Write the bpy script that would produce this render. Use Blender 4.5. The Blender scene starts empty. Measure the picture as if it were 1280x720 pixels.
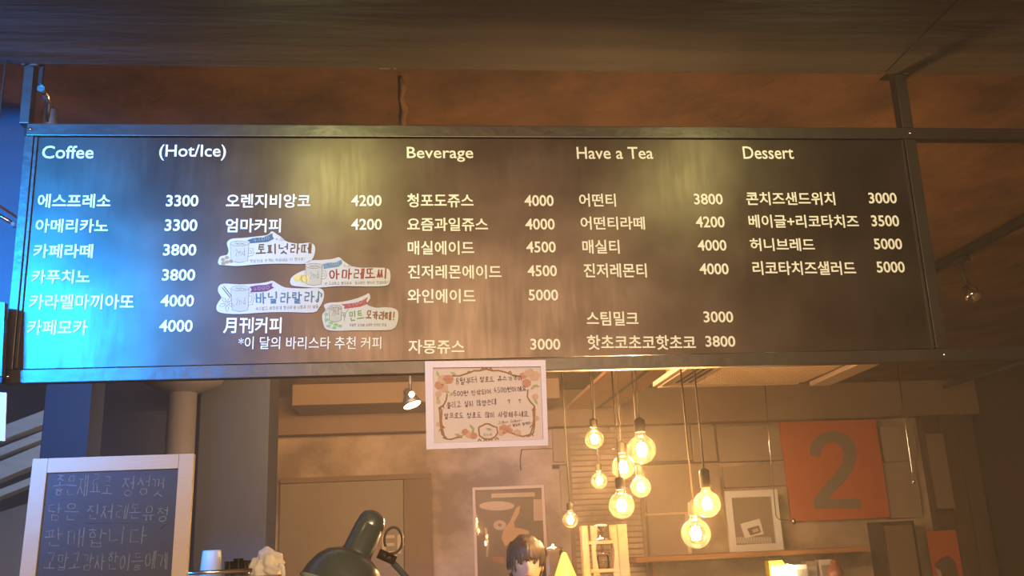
import bpy, bmesh, math, random
from mathutils import Vector, Matrix
random.seed(7)
PI = math.pi
S = bpy.context.scene
COL = S.collection

# ------------------------------------------------------------------ camera
CZ = 1.6                                     # eye height
R_ = Vector((0.9939593, -0.10097136, -0.04300807))
U_ = Vector((0.01419532, -0.27030453, 0.96267022))
F_ = Vector((0.1088274, 0.95746553, 0.26723838))
FPX = 1150.0
cam = bpy.data.objects.new('camera', bpy.data.cameras.new('camera'))
COL.objects.link(cam); S.camera = cam
m = Matrix.Identity(4)
for i in range(3):
    m[i][0], m[i][1], m[i][2] = R_[i], U_[i], -F_[i]
m[2][3] = CZ
cam.matrix_world = m
cam.data.lens = FPX / 1280 * 36
cam.data.sensor_width = 36
cam.data.clip_start = 0.02

# ------------------------------------------------------------------ world, light, exposure
W = bpy.data.worlds.new('world'); S.world = W; W.use_nodes = True
W.node_tree.nodes['Background'].inputs[0].default_value = (0.50, 0.42, 0.38, 1)
W.node_tree.nodes['Background'].inputs[1].default_value = 0.05
# thin haze added to the air for lens-like veil and bloom round the lamps
vs = W.node_tree.nodes.new('ShaderNodeVolumeScatter'); vs.inputs['Color'].default_value = (.95, .90, .85, 1)
vs.inputs['Density'].default_value = .028; vs.inputs['Anisotropy'].default_value = .45
W.node_tree.links.new(vs.outputs[0], W.node_tree.nodes['World Output'].inputs['Volume'])
S.view_settings.view_transform = 'Standard'; S.view_settings.look = 'None'
S.view_settings.exposure = 0.0; S.view_settings.gamma = 1.0
S.view_settings.use_curve_mapping = False


def area(name, loc, target, size, power, col, sy=None, spread=None):
    l = bpy.data.lights.new(name, 'AREA'); l.energy = power; l.color = col
    l.size = size
    if sy: l.shape = 'RECTANGLE'; l.size_y = sy
    if spread: l.spread = spread
    o = bpy.data.objects.new(name, l); COL.objects.link(o); o.location = loc
    o.rotation_euler = (Vector(target) - Vector(loc)).to_track_quat('-Z', 'Y').to_euler()
    return o


def spot(name, loc, target, power, col, angle=60, blend=.6, radius=.04):
    l = bpy.data.lights.new(name, 'SPOT'); l.energy = power; l.color = col
    l.spot_size = math.radians(angle); l.spot_blend = blend; l.shadow_soft_size = radius
    o = bpy.data.objects.new(name, l); COL.objects.link(o); o.location = loc
    o.rotation_euler = (Vector(target) - Vector(loc)).to_track_quat('-Z', 'Y').to_euler()
    return o


# added blue light, out of view left, that the satin board mirrors lower left
area('blue_fill', (-1.98, 0.0, 2.54), (-1.25, 2.5, 2.34), .42, 44, (.004, .27, 1.0), sy=.3, spread=math.radians(42))
# two track spotlights above the board, one a little left and one right
spot('board_spot_left', (-.27, 1.66, 2.92), (-.24, 2.5, 2.5), 22, (.84, 1.0, .40), 95, .9, .06)
spot('board_spot_right', (1.06, 1.66, 2.92), (1.04, 2.5, 2.5), 15, (.90, .97, .40), 95, .9, .06)
# added warm fill behind the camera, for the lettering and the board's lower sheen
area('front_fill', (.35, -1.8, 2.72), (.2, 2.5, 2.0), 2.4, 200, (1.0, .68, .42), sy=.45)
# added warm fill, hidden behind the board, to brighten the kitchen
area('kitchen_fill', (.2, 5.2, 2.93), (.5, 9.0, 1.2), 2.0, 290, (1.0, .57, .25), sy=.8)
# added blue fill for the stairs and columns at the left
area('stair_fill', (-2.0, 3.5, 2.75), (-2.2, 7.0, 2.0), .7, 34, (.14, .42, 1.0))

# ------------------------------------------------------------------ helpers


def at(px, py, Y):
    d = (px - 640) / FPX * R_ - (py - 360) / FPX * U_ + F_
    d = d * (Y / d.y)
    return Vector((d.x, d.y, d.z + CZ))


def linkobj(name, data, parent=None):
    o = bpy.data.objects.new(name, data); COL.objects.link(o)
    if parent: o.parent = parent
    return o


def tag(o, label, cat, group=None):
    o['label'] = label; o['category'] = cat
    if group: o['group'] = group
    return o


def thing(name, loc, label, cat, group=None, rot=(0, 0, 0)):
    o = linkobj(name, None); o.location = loc; o.rotation_euler = rot
    return tag(o, label, cat, group)


def lab(o, label):
    o['label'] = label; return o


class MB:
    """collects shapes in one bmesh; build() links them as ONE object"""
    def __init__(s): s.b = bmesh.new()

    def box(s, x0, x1, y0, y1, z0, z1, bev=0):
        t = bmesh.new()
        bmesh.ops.create_cube(t, size=1)
        for v in t.verts:
            v.co = Vector((x0 + (v.co.x + .5) * (x1 - x0), y0 + (v.co.y + .5) * (y1 - y0), z0 + (v.co.z + .5) * (z1 - z0)))
        if bev:
            bmesh.ops.bevel(t, geom=t.edges[:], offset=bev, segments=2, affect='EDGES', profile=.7)
        s._merge(t); return s

    def _merge(s, t, M=None):
        vm = {}
        for v in t.verts: vm[v] = s.b.verts.new(M @ v.co if M else v.co)
        for f in t.faces:
            try:
                g = s.b.faces.new([vm[v] for v in f.verts]); g.smooth = f.smooth
            except ValueError: pass
        t.free()

    def tube(s, pts, r, n=8, closed=False, smooth=True):
        pts = [Vector(p) for p in pts]; N = len(pts)
        rr = r if isinstance(r, (list, tuple)) else [r] * N
        rings = []; prev = None
        for i, p in enumerate(pts):
            if closed: d = pts[(i + 1) % N] - pts[i - 1]
            else: d = pts[min(i + 1, N - 1)] - pts[max(i - 1, 0)]
            if d.length < 1e-9: d = Vector((0, 0, 1))
            d.normalize()
            if prev is None:
                a = Vector((0, 0, 1)) if abs(d.z) < .9 else Vector((1, 0, 0))
                u = d.cross(a).normalized()
            else:
                u = (prev - d * prev.dot(d))
                u = u.normalized() if u.length > 1e-6 else d.orthogonal().normalized()
            prev = u; w = d.cross(u)
            rings.append([s.b.verts.new(p + (u * math.cos(2 * PI * k / n) + w * math.sin(2 * PI * k / n)) * rr[i]) for k in range(n)])
        for i in range(N if closed else N - 1):
            A, B = rings[i], rings[(i + 1) % N]
            for k in range(n):
                f = s.b.faces.new((A[k], A[(k + 1) % n], B[(k + 1) % n], B[k])); f.smooth = smooth
        if not closed:
            s.b.faces.new(rings[0][::-1]); s.b.faces.new(rings[-1])
        return s

    def lathe(s, prof, c=(0, 0, 0), M=None, n=28, cap=True):
        """prof: (radius, height) pairs; axis z"""
        t = bmesh.new(); rings = []
        for r, h in prof:
            if r < 1e-6: rings.append([t.verts.new((c[0], c[1], c[2] + h))])
            else: rings.append([t.verts.new((c[0] + r * math.cos(2 * PI * k / n), c[1] + r * math.sin(2 * PI * k / n), c[2] + h)) for k in range(n)])
        for A, B in zip(rings, rings[1:]):
            for k in range(n):
                k2 = (k + 1) % n
                if len(A) == 1 and len(B) == 1: continue
                if len(A) == 1: f = t.faces.new((A[0], B[k2], B[k]))
                elif len(B) == 1: f = t.faces.new((A[k], A[k2], B[0]))
                else: f = t.faces.new((A[k], A[k2], B[k2], B[k]))
                f.smooth = True
        if cap:
            for q, rv in ((rings[0], True), (rings[-1], False)):
                if len(q) > 1: t.faces.new(q[::-1] if rv else q)
        s._merge(t, M); return s

    def ball(s, c, r, n=16, sc=(1, 1, 1)):
        t = bmesh.new(); bmesh.ops.create_uvsphere(t, u_segments=n, v_segments=max(6, n * 2 // 3), radius=r)
        for f in t.faces: f.smooth = True
        s._merge(t, Matrix.Translation(c) @ Matrix.Diagonal((*sc, 1))); return s

    def poly(s, pts, y0, y1):
        """pts (x,z) outline extruded between y0 (front, nearer) and y1"""
        A = [s.b.verts.new((p[0], y0, p[1])) for p in pts]
        B = [s.b.verts.new((p[0], y1, p[1])) for p in pts]
        s.b.faces.new(A); s.b.faces.new(B[::-1]); n = len(pts)
        for i in range(n):
            s.b.faces.new((A[i], B[i], B[(i + 1) % n], A[(i + 1) % n]))
        return s

    def prism(s, quad, z0, z1):
        A = [s.b.verts.new((p[0], p[1], z0)) for p in quad]; B = [s.b.verts.new((p[0], p[1], z1)) for p in quad]
        s.b.faces.new(A[::-1]); s.b.faces.new(B); n = len(quad)
        for i in range(n): s.b.faces.new((A[i], A[(i + 1) % n], B[(i + 1) % n], B[i]))
        return s

    def build(s, name, mat, parent=None, kind=None):
        bmesh.ops.recalc_face_normals(s.b, faces=s.b.faces[:])
        me = bpy.data.meshes.new(name); s.b.to_mesh(me); s.b.free()
        me.materials.append(mat)
        o = linkobj(name, me, parent)
        if kind: o['kind'] = kind
        return o


def copy_tree(o, parent=None):
    c = o.copy(); COL.objects.link(c); c.parent = parent
    for ch in [x for x in COL.objects if x.parent == o]: copy_tree(ch, c)
    return c


# ------------------------------------------------------------------ materials
def pbr(name, col, rough=.6, metal=0, noise=None, bump=None, spec=.5, aniso=0, coat=0, sheen=0):
    """noise = (scale, second colour, contrast, stretch xyz); bump = (scale, strength)"""
    M = bpy.data.materials.new(name); M.use_nodes = True; nt = M.node_tree; N = nt.nodes; L = nt.links
    p = N['Principled BSDF']
    p.inputs['Base Color'].default_value = (*col, 1); p.inputs['Roughness'].default_value = rough
    p.inputs['Metallic'].default_value = metal; p.inputs['Specular IOR Level'].default_value = spec
    p.inputs['Anisotropic'].default_value = aniso; p.inputs['Coat Weight'].default_value = coat
    p.inputs['Sheen Weight'].default_value = sheen
    tc = N.new('ShaderNodeTexCoord')
    if noise:
        sc, c2, con, st = (list(noise) + [(1, 1, 1)])[:4]
        mp = N.new('ShaderNodeMapping'); mp.inputs['Scale'].default_value = st; L.new(tc.outputs['Object'], mp.inputs[0])
        n = N.new('ShaderNodeTexNoise'); n.inputs['Scale'].default_value = sc; n.inputs['Detail'].default_value = 8
        n.inputs['Roughness'].default_value = .62; L.new(mp.outputs[0], n.inputs['Vector'])
        r = N.new('ShaderNodeValToRGB'); r.color_ramp.elements[0].position = .5 - con; r.color_ramp.elements[1].position = .5 + con
        r.color_ramp.elements[0].color = (*col, 1); r.color_ramp.elements[1].color = (*c2, 1)
        L.new(n.outputs['Fac'], r.inputs[0]); L.new(r.outputs[0], p.inputs['Base Color'])
    if bump:
        n2 = N.new('ShaderNodeTexNoise'); n2.inputs['Scale'].default_value = bump[0]; n2.inputs['Detail'].default_value = 10
        b = N.new('ShaderNodeBump'); b.inputs['Strength'].default_value = bump[1]; b.inputs['Distance'].default_value = .02
        if noise: L.new(mp.outputs[0], n2.inputs['Vector'])
        else: L.new(tc.outputs['Object'], n2.inputs['Vector'])
        L.new(n2.outputs['Fac'], b.inputs['Height']); L.new(b.outputs[0], p.inputs['Normal'])
    return M


def emit(name, col, st):
    M = bpy.data.materials.new(name); M.use_nodes = True; nt = M.node_tree
    p = nt.nodes['Principled BSDF']; p.inputs['Base Color'].default_value = (*col, 1)
    p.inputs['Emission Color'].default_value = (*col, 1); p.inputs['Emission Strength'].default_value = st
    return M


def thin_glass(name, tint, rough=.03, refl=1.45, body=None):
    M = bpy.data.materials.new(name); M.use_nodes = True; nt = M.node_tree; N = nt.nodes; L = nt.links
    N.remove(N['Principled BSDF']); out = N['Material Output']
    t = N.new('ShaderNodeBsdfTransparent'); t.inputs[0].default_value = (*tint, 1)
    g = N.new('ShaderNodeBsdfGlossy'); g.inputs['Roughness'].default_value = rough
    fr = N.new('ShaderNodeFresnel'); fr.inputs[0].default_value = refl
    mx = N.new('ShaderNodeMixShader'); L.new(fr.outputs[0], mx.inputs[0]); L.new(t.outputs[0], mx.inputs[1]); L.new(g.outputs[0], mx.inputs[2])
    last = mx
    if body:
        tr = N.new('ShaderNodeBsdfTranslucent'); tr.inputs[0].default_value = (*body[0], 1)
        m2 = N.new('ShaderNodeMixShader'); m2.inputs[0].default_value = body[1]
        L.new(mx.outputs[0], m2.inputs[1]); L.new(tr.outputs[0], m2.inputs[2]); last = m2
    L.new(last.outputs[0], out.inputs[0])
    return M


M = {}
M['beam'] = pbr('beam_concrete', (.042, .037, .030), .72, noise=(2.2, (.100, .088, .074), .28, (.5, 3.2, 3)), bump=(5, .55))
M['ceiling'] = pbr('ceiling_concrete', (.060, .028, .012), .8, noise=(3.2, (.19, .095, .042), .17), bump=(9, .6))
M['plaster'] = pbr('old_plaster', (.23, .155, .09), .85, noise=(1.3, (.50, .37, .24), .10, (1, 1, 1.2)), bump=(6, .35))
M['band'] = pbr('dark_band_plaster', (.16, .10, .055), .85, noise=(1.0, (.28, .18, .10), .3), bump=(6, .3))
M['block'] = pbr('concrete_block', (.27, .19, .12), .85, noise=(2.0, (.38, .28, .18), .3), bump=(9, .3))
M['joint'] = pbr('dark_joint', (.05, .03, .017), .9, noise=(4, (.08, .05, .03), .3))
M['brownwall'] = pbr('brown_wall', (.060, .030, .014), .75, noise=(1.2, (.105, .055, .026), .3), bump=(5, .3))
M['darkwall'] = pbr('dark_painted_wall', (.040, .024, .012), .6, noise=(1.1, (.07, .045, .024), .3), bump=(5, .2))
M['floor'] = pbr('floor_concrete', (.10, .08, .06), .5, noise=(2, (.18, .14, .1), .3))
M['steel'] = pbr('dark_steel_tube', (.038, .030, .023), .38, .6, noise=(7, (.07, .057, .045), .3), bump=(30, .08))
M['steel2'] = pbr('thin_black_steel', (.02, .017, .014), .45, .6, noise=(9, (.035, .03, .024), .3))
M['white_ink'] = pbr('white_vinyl_lettering', (.84, .86, .80), .5, noise=(3, (.78, .80, .76), .3))
M['navy'] = pbr('navy_panel', (.012, .018, .032), .6, noise=(1.5, (.020, .027, .042), .3), bump=(12, .1))
M['bluecol'] = pbr('blue_painted_column', (.012, .028, .085), .55, noise=(3, (.018, .038, .11), .3))
M['greycol'] = pbr('grey_painted_metal', (.085, .080, .085), .5, noise=(3, (.11, .105, .11), .3))
M['stair'] = pbr('pale_stair_board', (.26, .36, .40), .6, noise=(5, (.38, .50, .54), .3, (1, 1, 8)))
M['wood'] = pbr('pale_wood', (.55, .33, .15), .5, noise=(3, (.72, .47, .24), .3, (1, 1, 9)), bump=(20, .08))
M['woodbeam'] = pbr('wood_soffit', (.50, .25, .09), .5, noise=(2, (.68, .38, .16), .3, (6, .6, 1)), bump=(20, .1))
M['framewood'] = pbr('bare_pine', (.43, .31, .19), .55, noise=(3, (.50, .37, .24), .3, (1, 1, 7)), bump=(25, .06))
M['shelfwood'] = pbr('orange_wood', (.34, .13, .035), .4, noise=(2, (.48, .21, .07), .3, (1, 6, 6)))
M['slate'] = pbr('slate', (.030, .036, .050), .75, noise=(4, (.052, .058, .072), .35, (1, 1, 2)), bump=(60, .05))
M['chalk'] = pbr('chalk', (.25, .27, .29), .9, noise=(120, (.10, .11, .13), .25))
M['chalk2'] = pbr('chalk_faint', (.12, .13, .15), .9, noise=(90, (.05, .055, .07), .3))
M['paper'] = pbr('sticker_paper', (.52, .49, .42), .7, noise=(8, (.58, .55, .48), .3))
M['pinkpaper'] = pbr('pale_pink_frame', (.64, .56, .84), .45, noise=(4, (.69, .62, .88), .3))
M['cream'] = pbr('cream_paper', (.62, .50, .56), .7, noise=(9, (.68, .57, .62), .3))
M['rose'] = pbr('rose_print', (.46, .18, .14), .7, noise=(120, (.56, .30, .25), .3))
M['rose2'] = pbr('pale_rose_print', (.56, .32, .27), .7, noise=(120, (.60, .42, .36), .3))
M['leaf'] = pbr('leaf_print', (.32, .33, .16), .7, noise=(60, (.42, .42, .24), .3))
M['scroll'] = pbr('brown_scroll_print', (.35, .19, .11), .7, noise=(60, (.45, .27, .17), .3))
M['pen'] = pbr('pen_ink', (.12, .065, .075), .7, noise=(80, (.17, .10, .10), .3))
M['penbrown'] = pbr('brown_marker', (.16, .085, .045), .7, noise=(90, (.22, .13, .07), .3))
M['penred'] = pbr('red_marker', (.30, .045, .035), .7, noise=(90, (.40, .09, .07), .3))
M['penblue'] = pbr('blue_marker', (.09, .19, .26), .7, noise=(90, (.15, .26, .32), .3))
M['pengreen'] = pbr('green_marker', (.22, .38, .10), .7, noise=(90, (.30, .46, .18), .3))
M['penorange'] = pbr('orange_brown_marker', (.30, .13, .04), .7, noise=(90, (.38, .18, .07), .3))
M['thinpen'] = pbr('fine_pen', (.20, .17, .13), .8, noise=(90, (.26, .22, .18), .3))
M['rib_teal'] = pbr('teal_ribbon_print', (.045, .085, .10), .7, noise=(60, (.07, .12, .14), .3))
M['rib_blue'] = pbr('blue_ribbon_print', (.10, .19, .26), .7, noise=(60, (.15, .25, .32), .3))
M['rib_purple'] = pbr('purple_ribbon_print', (.12, .025, .09), .7, noise=(60, (.17, .05, .12), .3))
M['rib_red'] = pbr('red_ribbon_print', (.33, .05, .045), .7, noise=(60, (.42, .10, .08), .3))
M['mug'] = pbr('mug_print', (.45, .41, .30), .7, noise=(50, (.50, .46, .36), .3))
M['lemon'] = pbr('lemon_print', (.62, .44, .08), .7, noise=(90, (.75, .60, .20), .3))
M['nut'] = pbr('nut_print', (.28, .16, .06), .7, noise=(90, (.40, .26, .12), .3))
M['orange'] = pbr('orange_sign_paint', (.46, .085, .012), .65, noise=(3, (.56, .12, .022), .3), bump=(30, .1))
M['signgrey'] = pbr('grey_numeral_paint', (.17, .125, .080), .7, noise=(5, (.21, .16, .105), .3))
M['acwhite'] = pbr('cream_plastic', (.66, .52, .36), .5, noise=(3, (.72, .58, .42), .3))
M['acgrid'] = pbr('grille_plastic', (.50, .38, .24), .5, noise=(3, (.56, .43, .28), .3))
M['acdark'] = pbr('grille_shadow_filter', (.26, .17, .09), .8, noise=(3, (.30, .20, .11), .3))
M['black'] = pbr('black_plastic', (.012, .011, .010), .4, noise=(9, (.02, .018, .016), .3))
M['cord'] = pbr('black_cord', (.012, .009, .006), .6, noise=(9, (.05, .033, .02), .3))
M['lampgreen'] = pbr('lamp_enamel', (.080, .092, .078), .3, .3, noise=(7, (.10, .115, .10), .3), coat=.6)
M['chrome'] = pbr('chrome', (.7, .66, .6), .18, 1, noise=(7, (.8, .76, .7), .3))
M['white'] = pbr('white_china', (.70, .66, .60), .35, noise=(7, (.76, .72, .66), .3))
M['cloth'] = pbr('white_cloth', (.62, .53, .43), .9, noise=(14, (.74, .66, .56), .3), bump=(40, .3), sheen=.3)
M['yellow'] = pbr('yellow_packet', (.85, .62, .02), .45, noise=(20, (.92, .72, .06), .3))
M['silver'] = pbr('silver_foil', (.55, .50, .40), .35, .6, noise=(70, (.70, .64, .5), .3), bump=(60, .5))
M['redbrown'] = pbr('red_brown_glaze', (.22, .055, .025), .35, noise=(7, (.30, .09, .04), .3))
M['hair'] = pbr('black_hair', (.022, .013, .009), .5, noise=(80, (.045, .028, .018), .3, (1, 1, .2)), bump=(90, .35))
M['skin'] = pbr('skin', (.56, .31, .19), .5, noise=(12, (.62, .36, .23), .3))
M['shirt'] = pbr('dark_shirt', (.05, .045, .045), .8, noise=(30, (.07, .06, .06), .3))
M['trouser'] = pbr('dark_trousers', (.03, .03, .035), .8, noise=(30, (.045, .04, .045), .3))
M['doorpaint'] = pbr('olive_door_paint', (.17, .125, .065), .6, noise=(2, (.22, .165, .09), .3), bump=(14, .1))
M['doordark'] = pbr('door_edge_paint', (.15, .085, .036), .7, noise=(2, (.19, .115, .05), .3))
M['ghost'] = pbr('pale_lettering', (.50, .38, .24), .7, noise=(8, (.56, .44, .28), .3))
M['posterdark'] = pbr('poster_print_dark', (.11, .068, .045), .35, noise=(3, (.16, .10, .065), .3))
M['posterflesh'] = pbr('poster_print_tan', (.48, .27, .11), .35, noise=(5, (.58, .35, .16), .3))
M['posterpale'] = pbr('poster_print_pale', (.46, .33, .22), .35, noise=(12, (.56, .42, .29), .3))
M['posterred'] = pbr('poster_print_red', (.30, .10, .06), .35, noise=(7, (.36, .14, .08), .3))
M['frametan'] = pbr('tan_wood_frame', (.52, .37, .23), .5, noise=(3, (.60, .44, .28), .3))
M['mesh'] = pbr('grey_mesh_panel', (.20, .14, .085), .7, noise=(60, (.27, .20, .13), .3))
M['glass'] = thin_glass('clear_glass', (.95, .92, .86))
M['bulbglass'] = thin_glass('clear_bulb_glass', (.99, .93, .80), .05, 1.5, ((1.0, .80, .50), .010))
M['amberglass'] = thin_glass('amber_bulb_glass', (.98, .80, .48), .05, 1.5, ((1.0, .66, .28), .03))
M['winglass'] = thin_glass('blue_window_glass', (.75, .85, .95), .1)
M['filament'] = emit('glowing_filament', (1.0, .60, .27), 850)
M['spotglow'] = emit('spot_lens_glow', (1.0, .74, .42), 18)
M['conelamp'] = emit('lit_paper_shade', (1.0, .50, .10), 1.1)
M['lamprim'] = emit('lit_lamp_inside', (1.0, .86, .58), 30)
M['underlight'] = emit('lit_tube', (1.0, .76, .42), 45)


def board_material():
    """satin black sheet metal, faint vertical brushing and scuffs"""
    m = pbr('satin_black_sheet', (.05, .045, .04), .40, .85, spec=.5)
    N = m.node_tree.nodes; L = m.node_tree.links; p = N['Principled BSDF']
    tc = N.new('ShaderNodeTexCoord'); mp = N.new('ShaderNodeMapping'); mp.inputs['Scale'].default_value = (1, 1, .12)
    L.new(tc.outputs['Object'], mp.inputs[0])
    n = N.new('ShaderNodeTexNoise'); n.inputs['Scale'].default_value = 60; n.inputs['Detail'].default_value = 6
    L.new(mp.outputs[0], n.inputs['Vector'])
    r = N.new('ShaderNodeMapRange'); r.inputs[3].default_value = .30; r.inputs[4].default_value = .44
    L.new(n.outputs['Fac'], r.inputs[0]); L.new(r.outputs[0], p.inputs['Roughness'])
    n3 = N.new('ShaderNodeTexNoise'); n3.inputs['Scale'].default_value = 5; n3.inputs['Detail'].default_value = 9
    L.new(tc.outputs['Object'], n3.inputs['Vector'])
    rr = N.new('ShaderNodeValToRGB'); rr.color_ramp.elements[0].color = (.048, .033, .024, 1); rr.color_ramp.elements[1].color = (.078, .056, .042, 1)
    rr.color_ramp.elements[0].position = .38; rr.color_ramp.elements[1].position = .66
    L.new(n3.outputs['Fac'], rr.inputs[0]); L.new(rr.outputs[0], p.inputs['Base Color'])
    return m


M['board'] = board_material()

# ------------------------------------------------------------------ room shell
H = 1.45 + CZ              # ceiling height
YB = 9.2                   # back wall
XL, XR = -4.4, 5.85
BZ = .554 * 2.46 + CZ      # underside of the concrete beam
MB().box(XL, XR, -4, YB, -.1, 0).build('floor', M['floor'], kind='structure')
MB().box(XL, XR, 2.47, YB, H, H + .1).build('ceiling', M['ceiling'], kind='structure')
MB().box(XL, XR, YB, YB + .15, 0, H + .1).build('wall_back', M['plaster'], kind='structure')
MB().box(XR, XR + .12, -4, YB + .15, 0, H + .1).build('wall_right', M['darkwall'], kind='structure')
MB().box(XL - .12, XL, -4, YB + .15, 0, H + .1).build('wall_left', M['darkwall'], kind='structure')
# deep concrete beam over the camera, two pours with an open seam between them
sx = 1.087 * (BZ - CZ)
bm = linkobj('concrete_beam', None); bm['kind'] = 'structure'
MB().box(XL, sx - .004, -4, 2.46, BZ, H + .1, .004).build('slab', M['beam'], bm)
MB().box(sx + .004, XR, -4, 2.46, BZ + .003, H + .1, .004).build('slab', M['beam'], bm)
# a few spalled edges along the beam's lip
ch = MB()
for k in range(26):
    x = random.uniform(-1.6, 2.0); w = random.uniform(.01, .045)
    ch.ball((x, 2.458, BZ + random.uniform(-.001, .006)), .006, 8, (w / .006 * .5, .8, .7))
ch.build('chipped_edge', M['beam'], bm)
# vertical patched crack on the ceiling behind the beam
ck = MB(); p0 = at(503, 100, 1); z_ = 1.45
pts = []
for i, (px, py) in enumerate(((500, 96), (504, 108), (501, 122), (506, 136), (503, 150), (507, 165))):
    q = at(px, py, 1); k = (z_ - .002) / (q.z - CZ); pts.append((q.x * k, k, H - .002))
ck.tube(pts, [.006, .012, .008, .014, .01, .006], 6).build('trim_1', M['band'], kind='structure')
# dark band (downstand) along the top of the back wall, with its lighter underside left
zb = at(900, 530, YB).z
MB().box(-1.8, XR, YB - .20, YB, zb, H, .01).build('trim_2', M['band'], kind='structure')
# second downstand nearer, left of the card
q0 = at(365, 497, 8.3); q1 = at(700, 495, 8.3)
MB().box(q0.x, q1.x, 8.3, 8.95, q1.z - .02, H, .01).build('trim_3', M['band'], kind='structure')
# recessed block courses on the back wall right of the bulbs
def wpx(px, py, Y=YB): return at(px, py, Y)
def rect(x0, y0, x1, y1, Y, bot=None):
    a, b = at((x0 + x1) / 2, y0, Y), at((x0 + x1) / 2, y1 if bot is None else bot, Y)
    xm = (y0 + y1) / 2
    return at(x0, xm, Y).x, at(x1, xm, Y).x, b.z, a.z
wl = linkobj('trim_4', None); wl['kind'] = 'structure'
for (a, b, c, d) in ((690, 533, 760, 577), (763, 533, 862, 577), (896, 533, 974, 577), (864, 533, 893, 577),
                     (805, 582, 900, 640), (700, 582, 712, 640), (903, 582, 985, 609), (1100, 533, 1142, 577), (1104, 580, 1146, 648)):
    x0, x1, z0, z1 = rect(a, b, c, d, YB)
    MB().box(x0, x1, YB - .05, YB, z0, z1, .012).build('concrete_block', M['block'], wl)
for (a, b, c, d) in ((690, 576, 985, 581), (862, 533, 865, 577), (893, 530, 897, 577)):
    x0, x1, z0, z1 = rect(a, b, c, d, YB)
    MB().box(x0, x1, YB - .03, YB, z0, z1).build('joint', M['joint'], wl)
# brown wood-clad end of the back wall
x0 = at(1150, 560, YB).x
cl = linkobj('trim_5', None); cl['kind'] = 'structure'
xx = x0; 
while xx < XR - .05:
    w = min(.19, XR - xx)
    MB().box(xx, xx + w - .012, YB - .11, YB, 0, zb - .0, .006).build('plank', M['brownwall'], cl); xx += .19
# pillar on right wall
MB().box(XR - .06, XR, 7.4, 7.8, 0, H - .02, .01).build('trim_6', M['brownwall'], kind='structure')

# ------------------------------------------------------------------ lettering helpers
def fontmesh(body, offset=0.0):
    c = bpy.data.curves.new('t', 'FONT'); c.body = body; c.size = 1; c.resolution_u = 3; c.offset = offset; c.extrude = .5
    o = bpy.data.objects.new('t', c); COL.objects.link(o)
    bpy.context.view_layer.update()
    dg = bpy.context.evaluated_depsgraph_get()
    me = bpy.data.meshes.new_from_object(o.evaluated_get(dg))
    bpy.data.objects.remove(o); bpy.data.curves.remove(c)
    return me


def letter(body, u0, v0, u1, v1, hgt, mat, parent, depth=.0012, y=-.0008, offset=.012, name='lettering'):
    """put body so that its box runs from (u0,v0) to (u1,v1) along the base and hgt up, in the parent's xz plane"""
    me = fontmesh(body, offset)
    xs = [v.co.x for v in me.vertices]; ys = [v.co.y for v in me.vertices]
    a, b, c, d = min(xs), max(xs), min(ys), max(ys)
    U = Vector((u1 - u0, v1 - v0)); up = Vector((-U.y, U.x)).normalized() * hgt
    for v in me.vertices:
        s = (v.co.x - a) / (b - a); t = (v.co.y - c) / (d - c)
        p = Vector((u0, v0)) + U * s + up * t
        v.co = (p.x, y - (v.co.z + .5) * depth, p.y)
    me.materials.clear(); me.materials.append(mat)
    me.name = name
    return linkobj(name, me, parent)


CIRC = [(.5 + .42 * math.cos(2 * PI * k / 10 + 1.6), .48 + .44 * math.sin(2 * PI * k / 10 + 1.6)) for k in range(11)]
def sub(st, x0, y0, x1, y1): return [[(x0 + (x1 - x0) * a, y0 + (y1 - y0) * b) for a, b in s] for s in st]
JC = {
 'ㄱ': [[(.05, .9), (.9, .9), (.75, .1)]], 'ㄴ': [[(.1, .95), (.1, .15), (.95, .18)]],
 'ㄷ': [[(.9, .9), (.1, .9), (.1, .1), (.95, .12)]], 'ㄹ': [[(.1, .95), (.85, .93), (.85, .55), (.12, .52), (.12, .08), (.9, .08)]],
 'ㅁ': [[(.1, .92), (.88, .92), (.86, .08), (.12, .08), (.1, .92)]],
 'ㅂ': [[(.12, .98), (.12, .05), (.88, .05), (.88, .98)], [(.12, .5), (.88, .5)]],
 'ㅅ': [[(.5, .95), (.42, .55), (.05, .05)], [(.46, .6), (.95, .05)]], 'ㅇ': [CIRC],
 'ㅈ': [[(.08, .9), (.92, .9)], [(.55, .9), (.4, .45), (.05, .05)], [(.45, .5), (.95, .05)]],
 'ㅊ': [[(.45, 1.1), (.55, .95)], [(.08, .8), (.92, .8)], [(.55, .8), (.05, .05)], [(.45, .45), (.95, .05)]],
 'ㅋ': [[(.05, .9), (.9, .9), (.75, .1)], [(.1, .5), (.82, .52)]],
 'ㅌ': [[(.9, .92), (.1, .92), (.1, .08), (.95, .1)], [(.1, .5), (.85, .5)]],
 'ㅍ': [[(.05, .9), (.95, .9)], [(.32, .9), (.35, .1)], [(.68, .9), (.65, .1)], [(.0, .1), (1, .1)]],
 'ㅎ': [[(.4, 1.1), (.6, 1.02)], [(.05, .85), (.95, .85)], sub([CIRC], .15, 0, .85, .72)[0]]}
for a, b in (('ㄲ', 'ㄱ'), ('ㄸ', 'ㄷ'), ('ㅃ', 'ㅂ'), ('ㅆ', 'ㅅ'), ('ㅉ', 'ㅈ')):
    JC[a] = sub(JC[b], 0, 0, .47, 1) + sub(JC[b], .53, 0, 1, 1)
LS = 'ㄱㄲㄴㄷㄸㄹㅁㅂㅃㅅㅆㅇㅈㅉㅊㅋㅌㅍㅎ'
VS = 'ㅏㅐㅑㅒㅓㅔㅕㅖㅗㅘㅙㅚㅛㅜㅝㅞㅟㅠㅡㅢㅣ'
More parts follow.
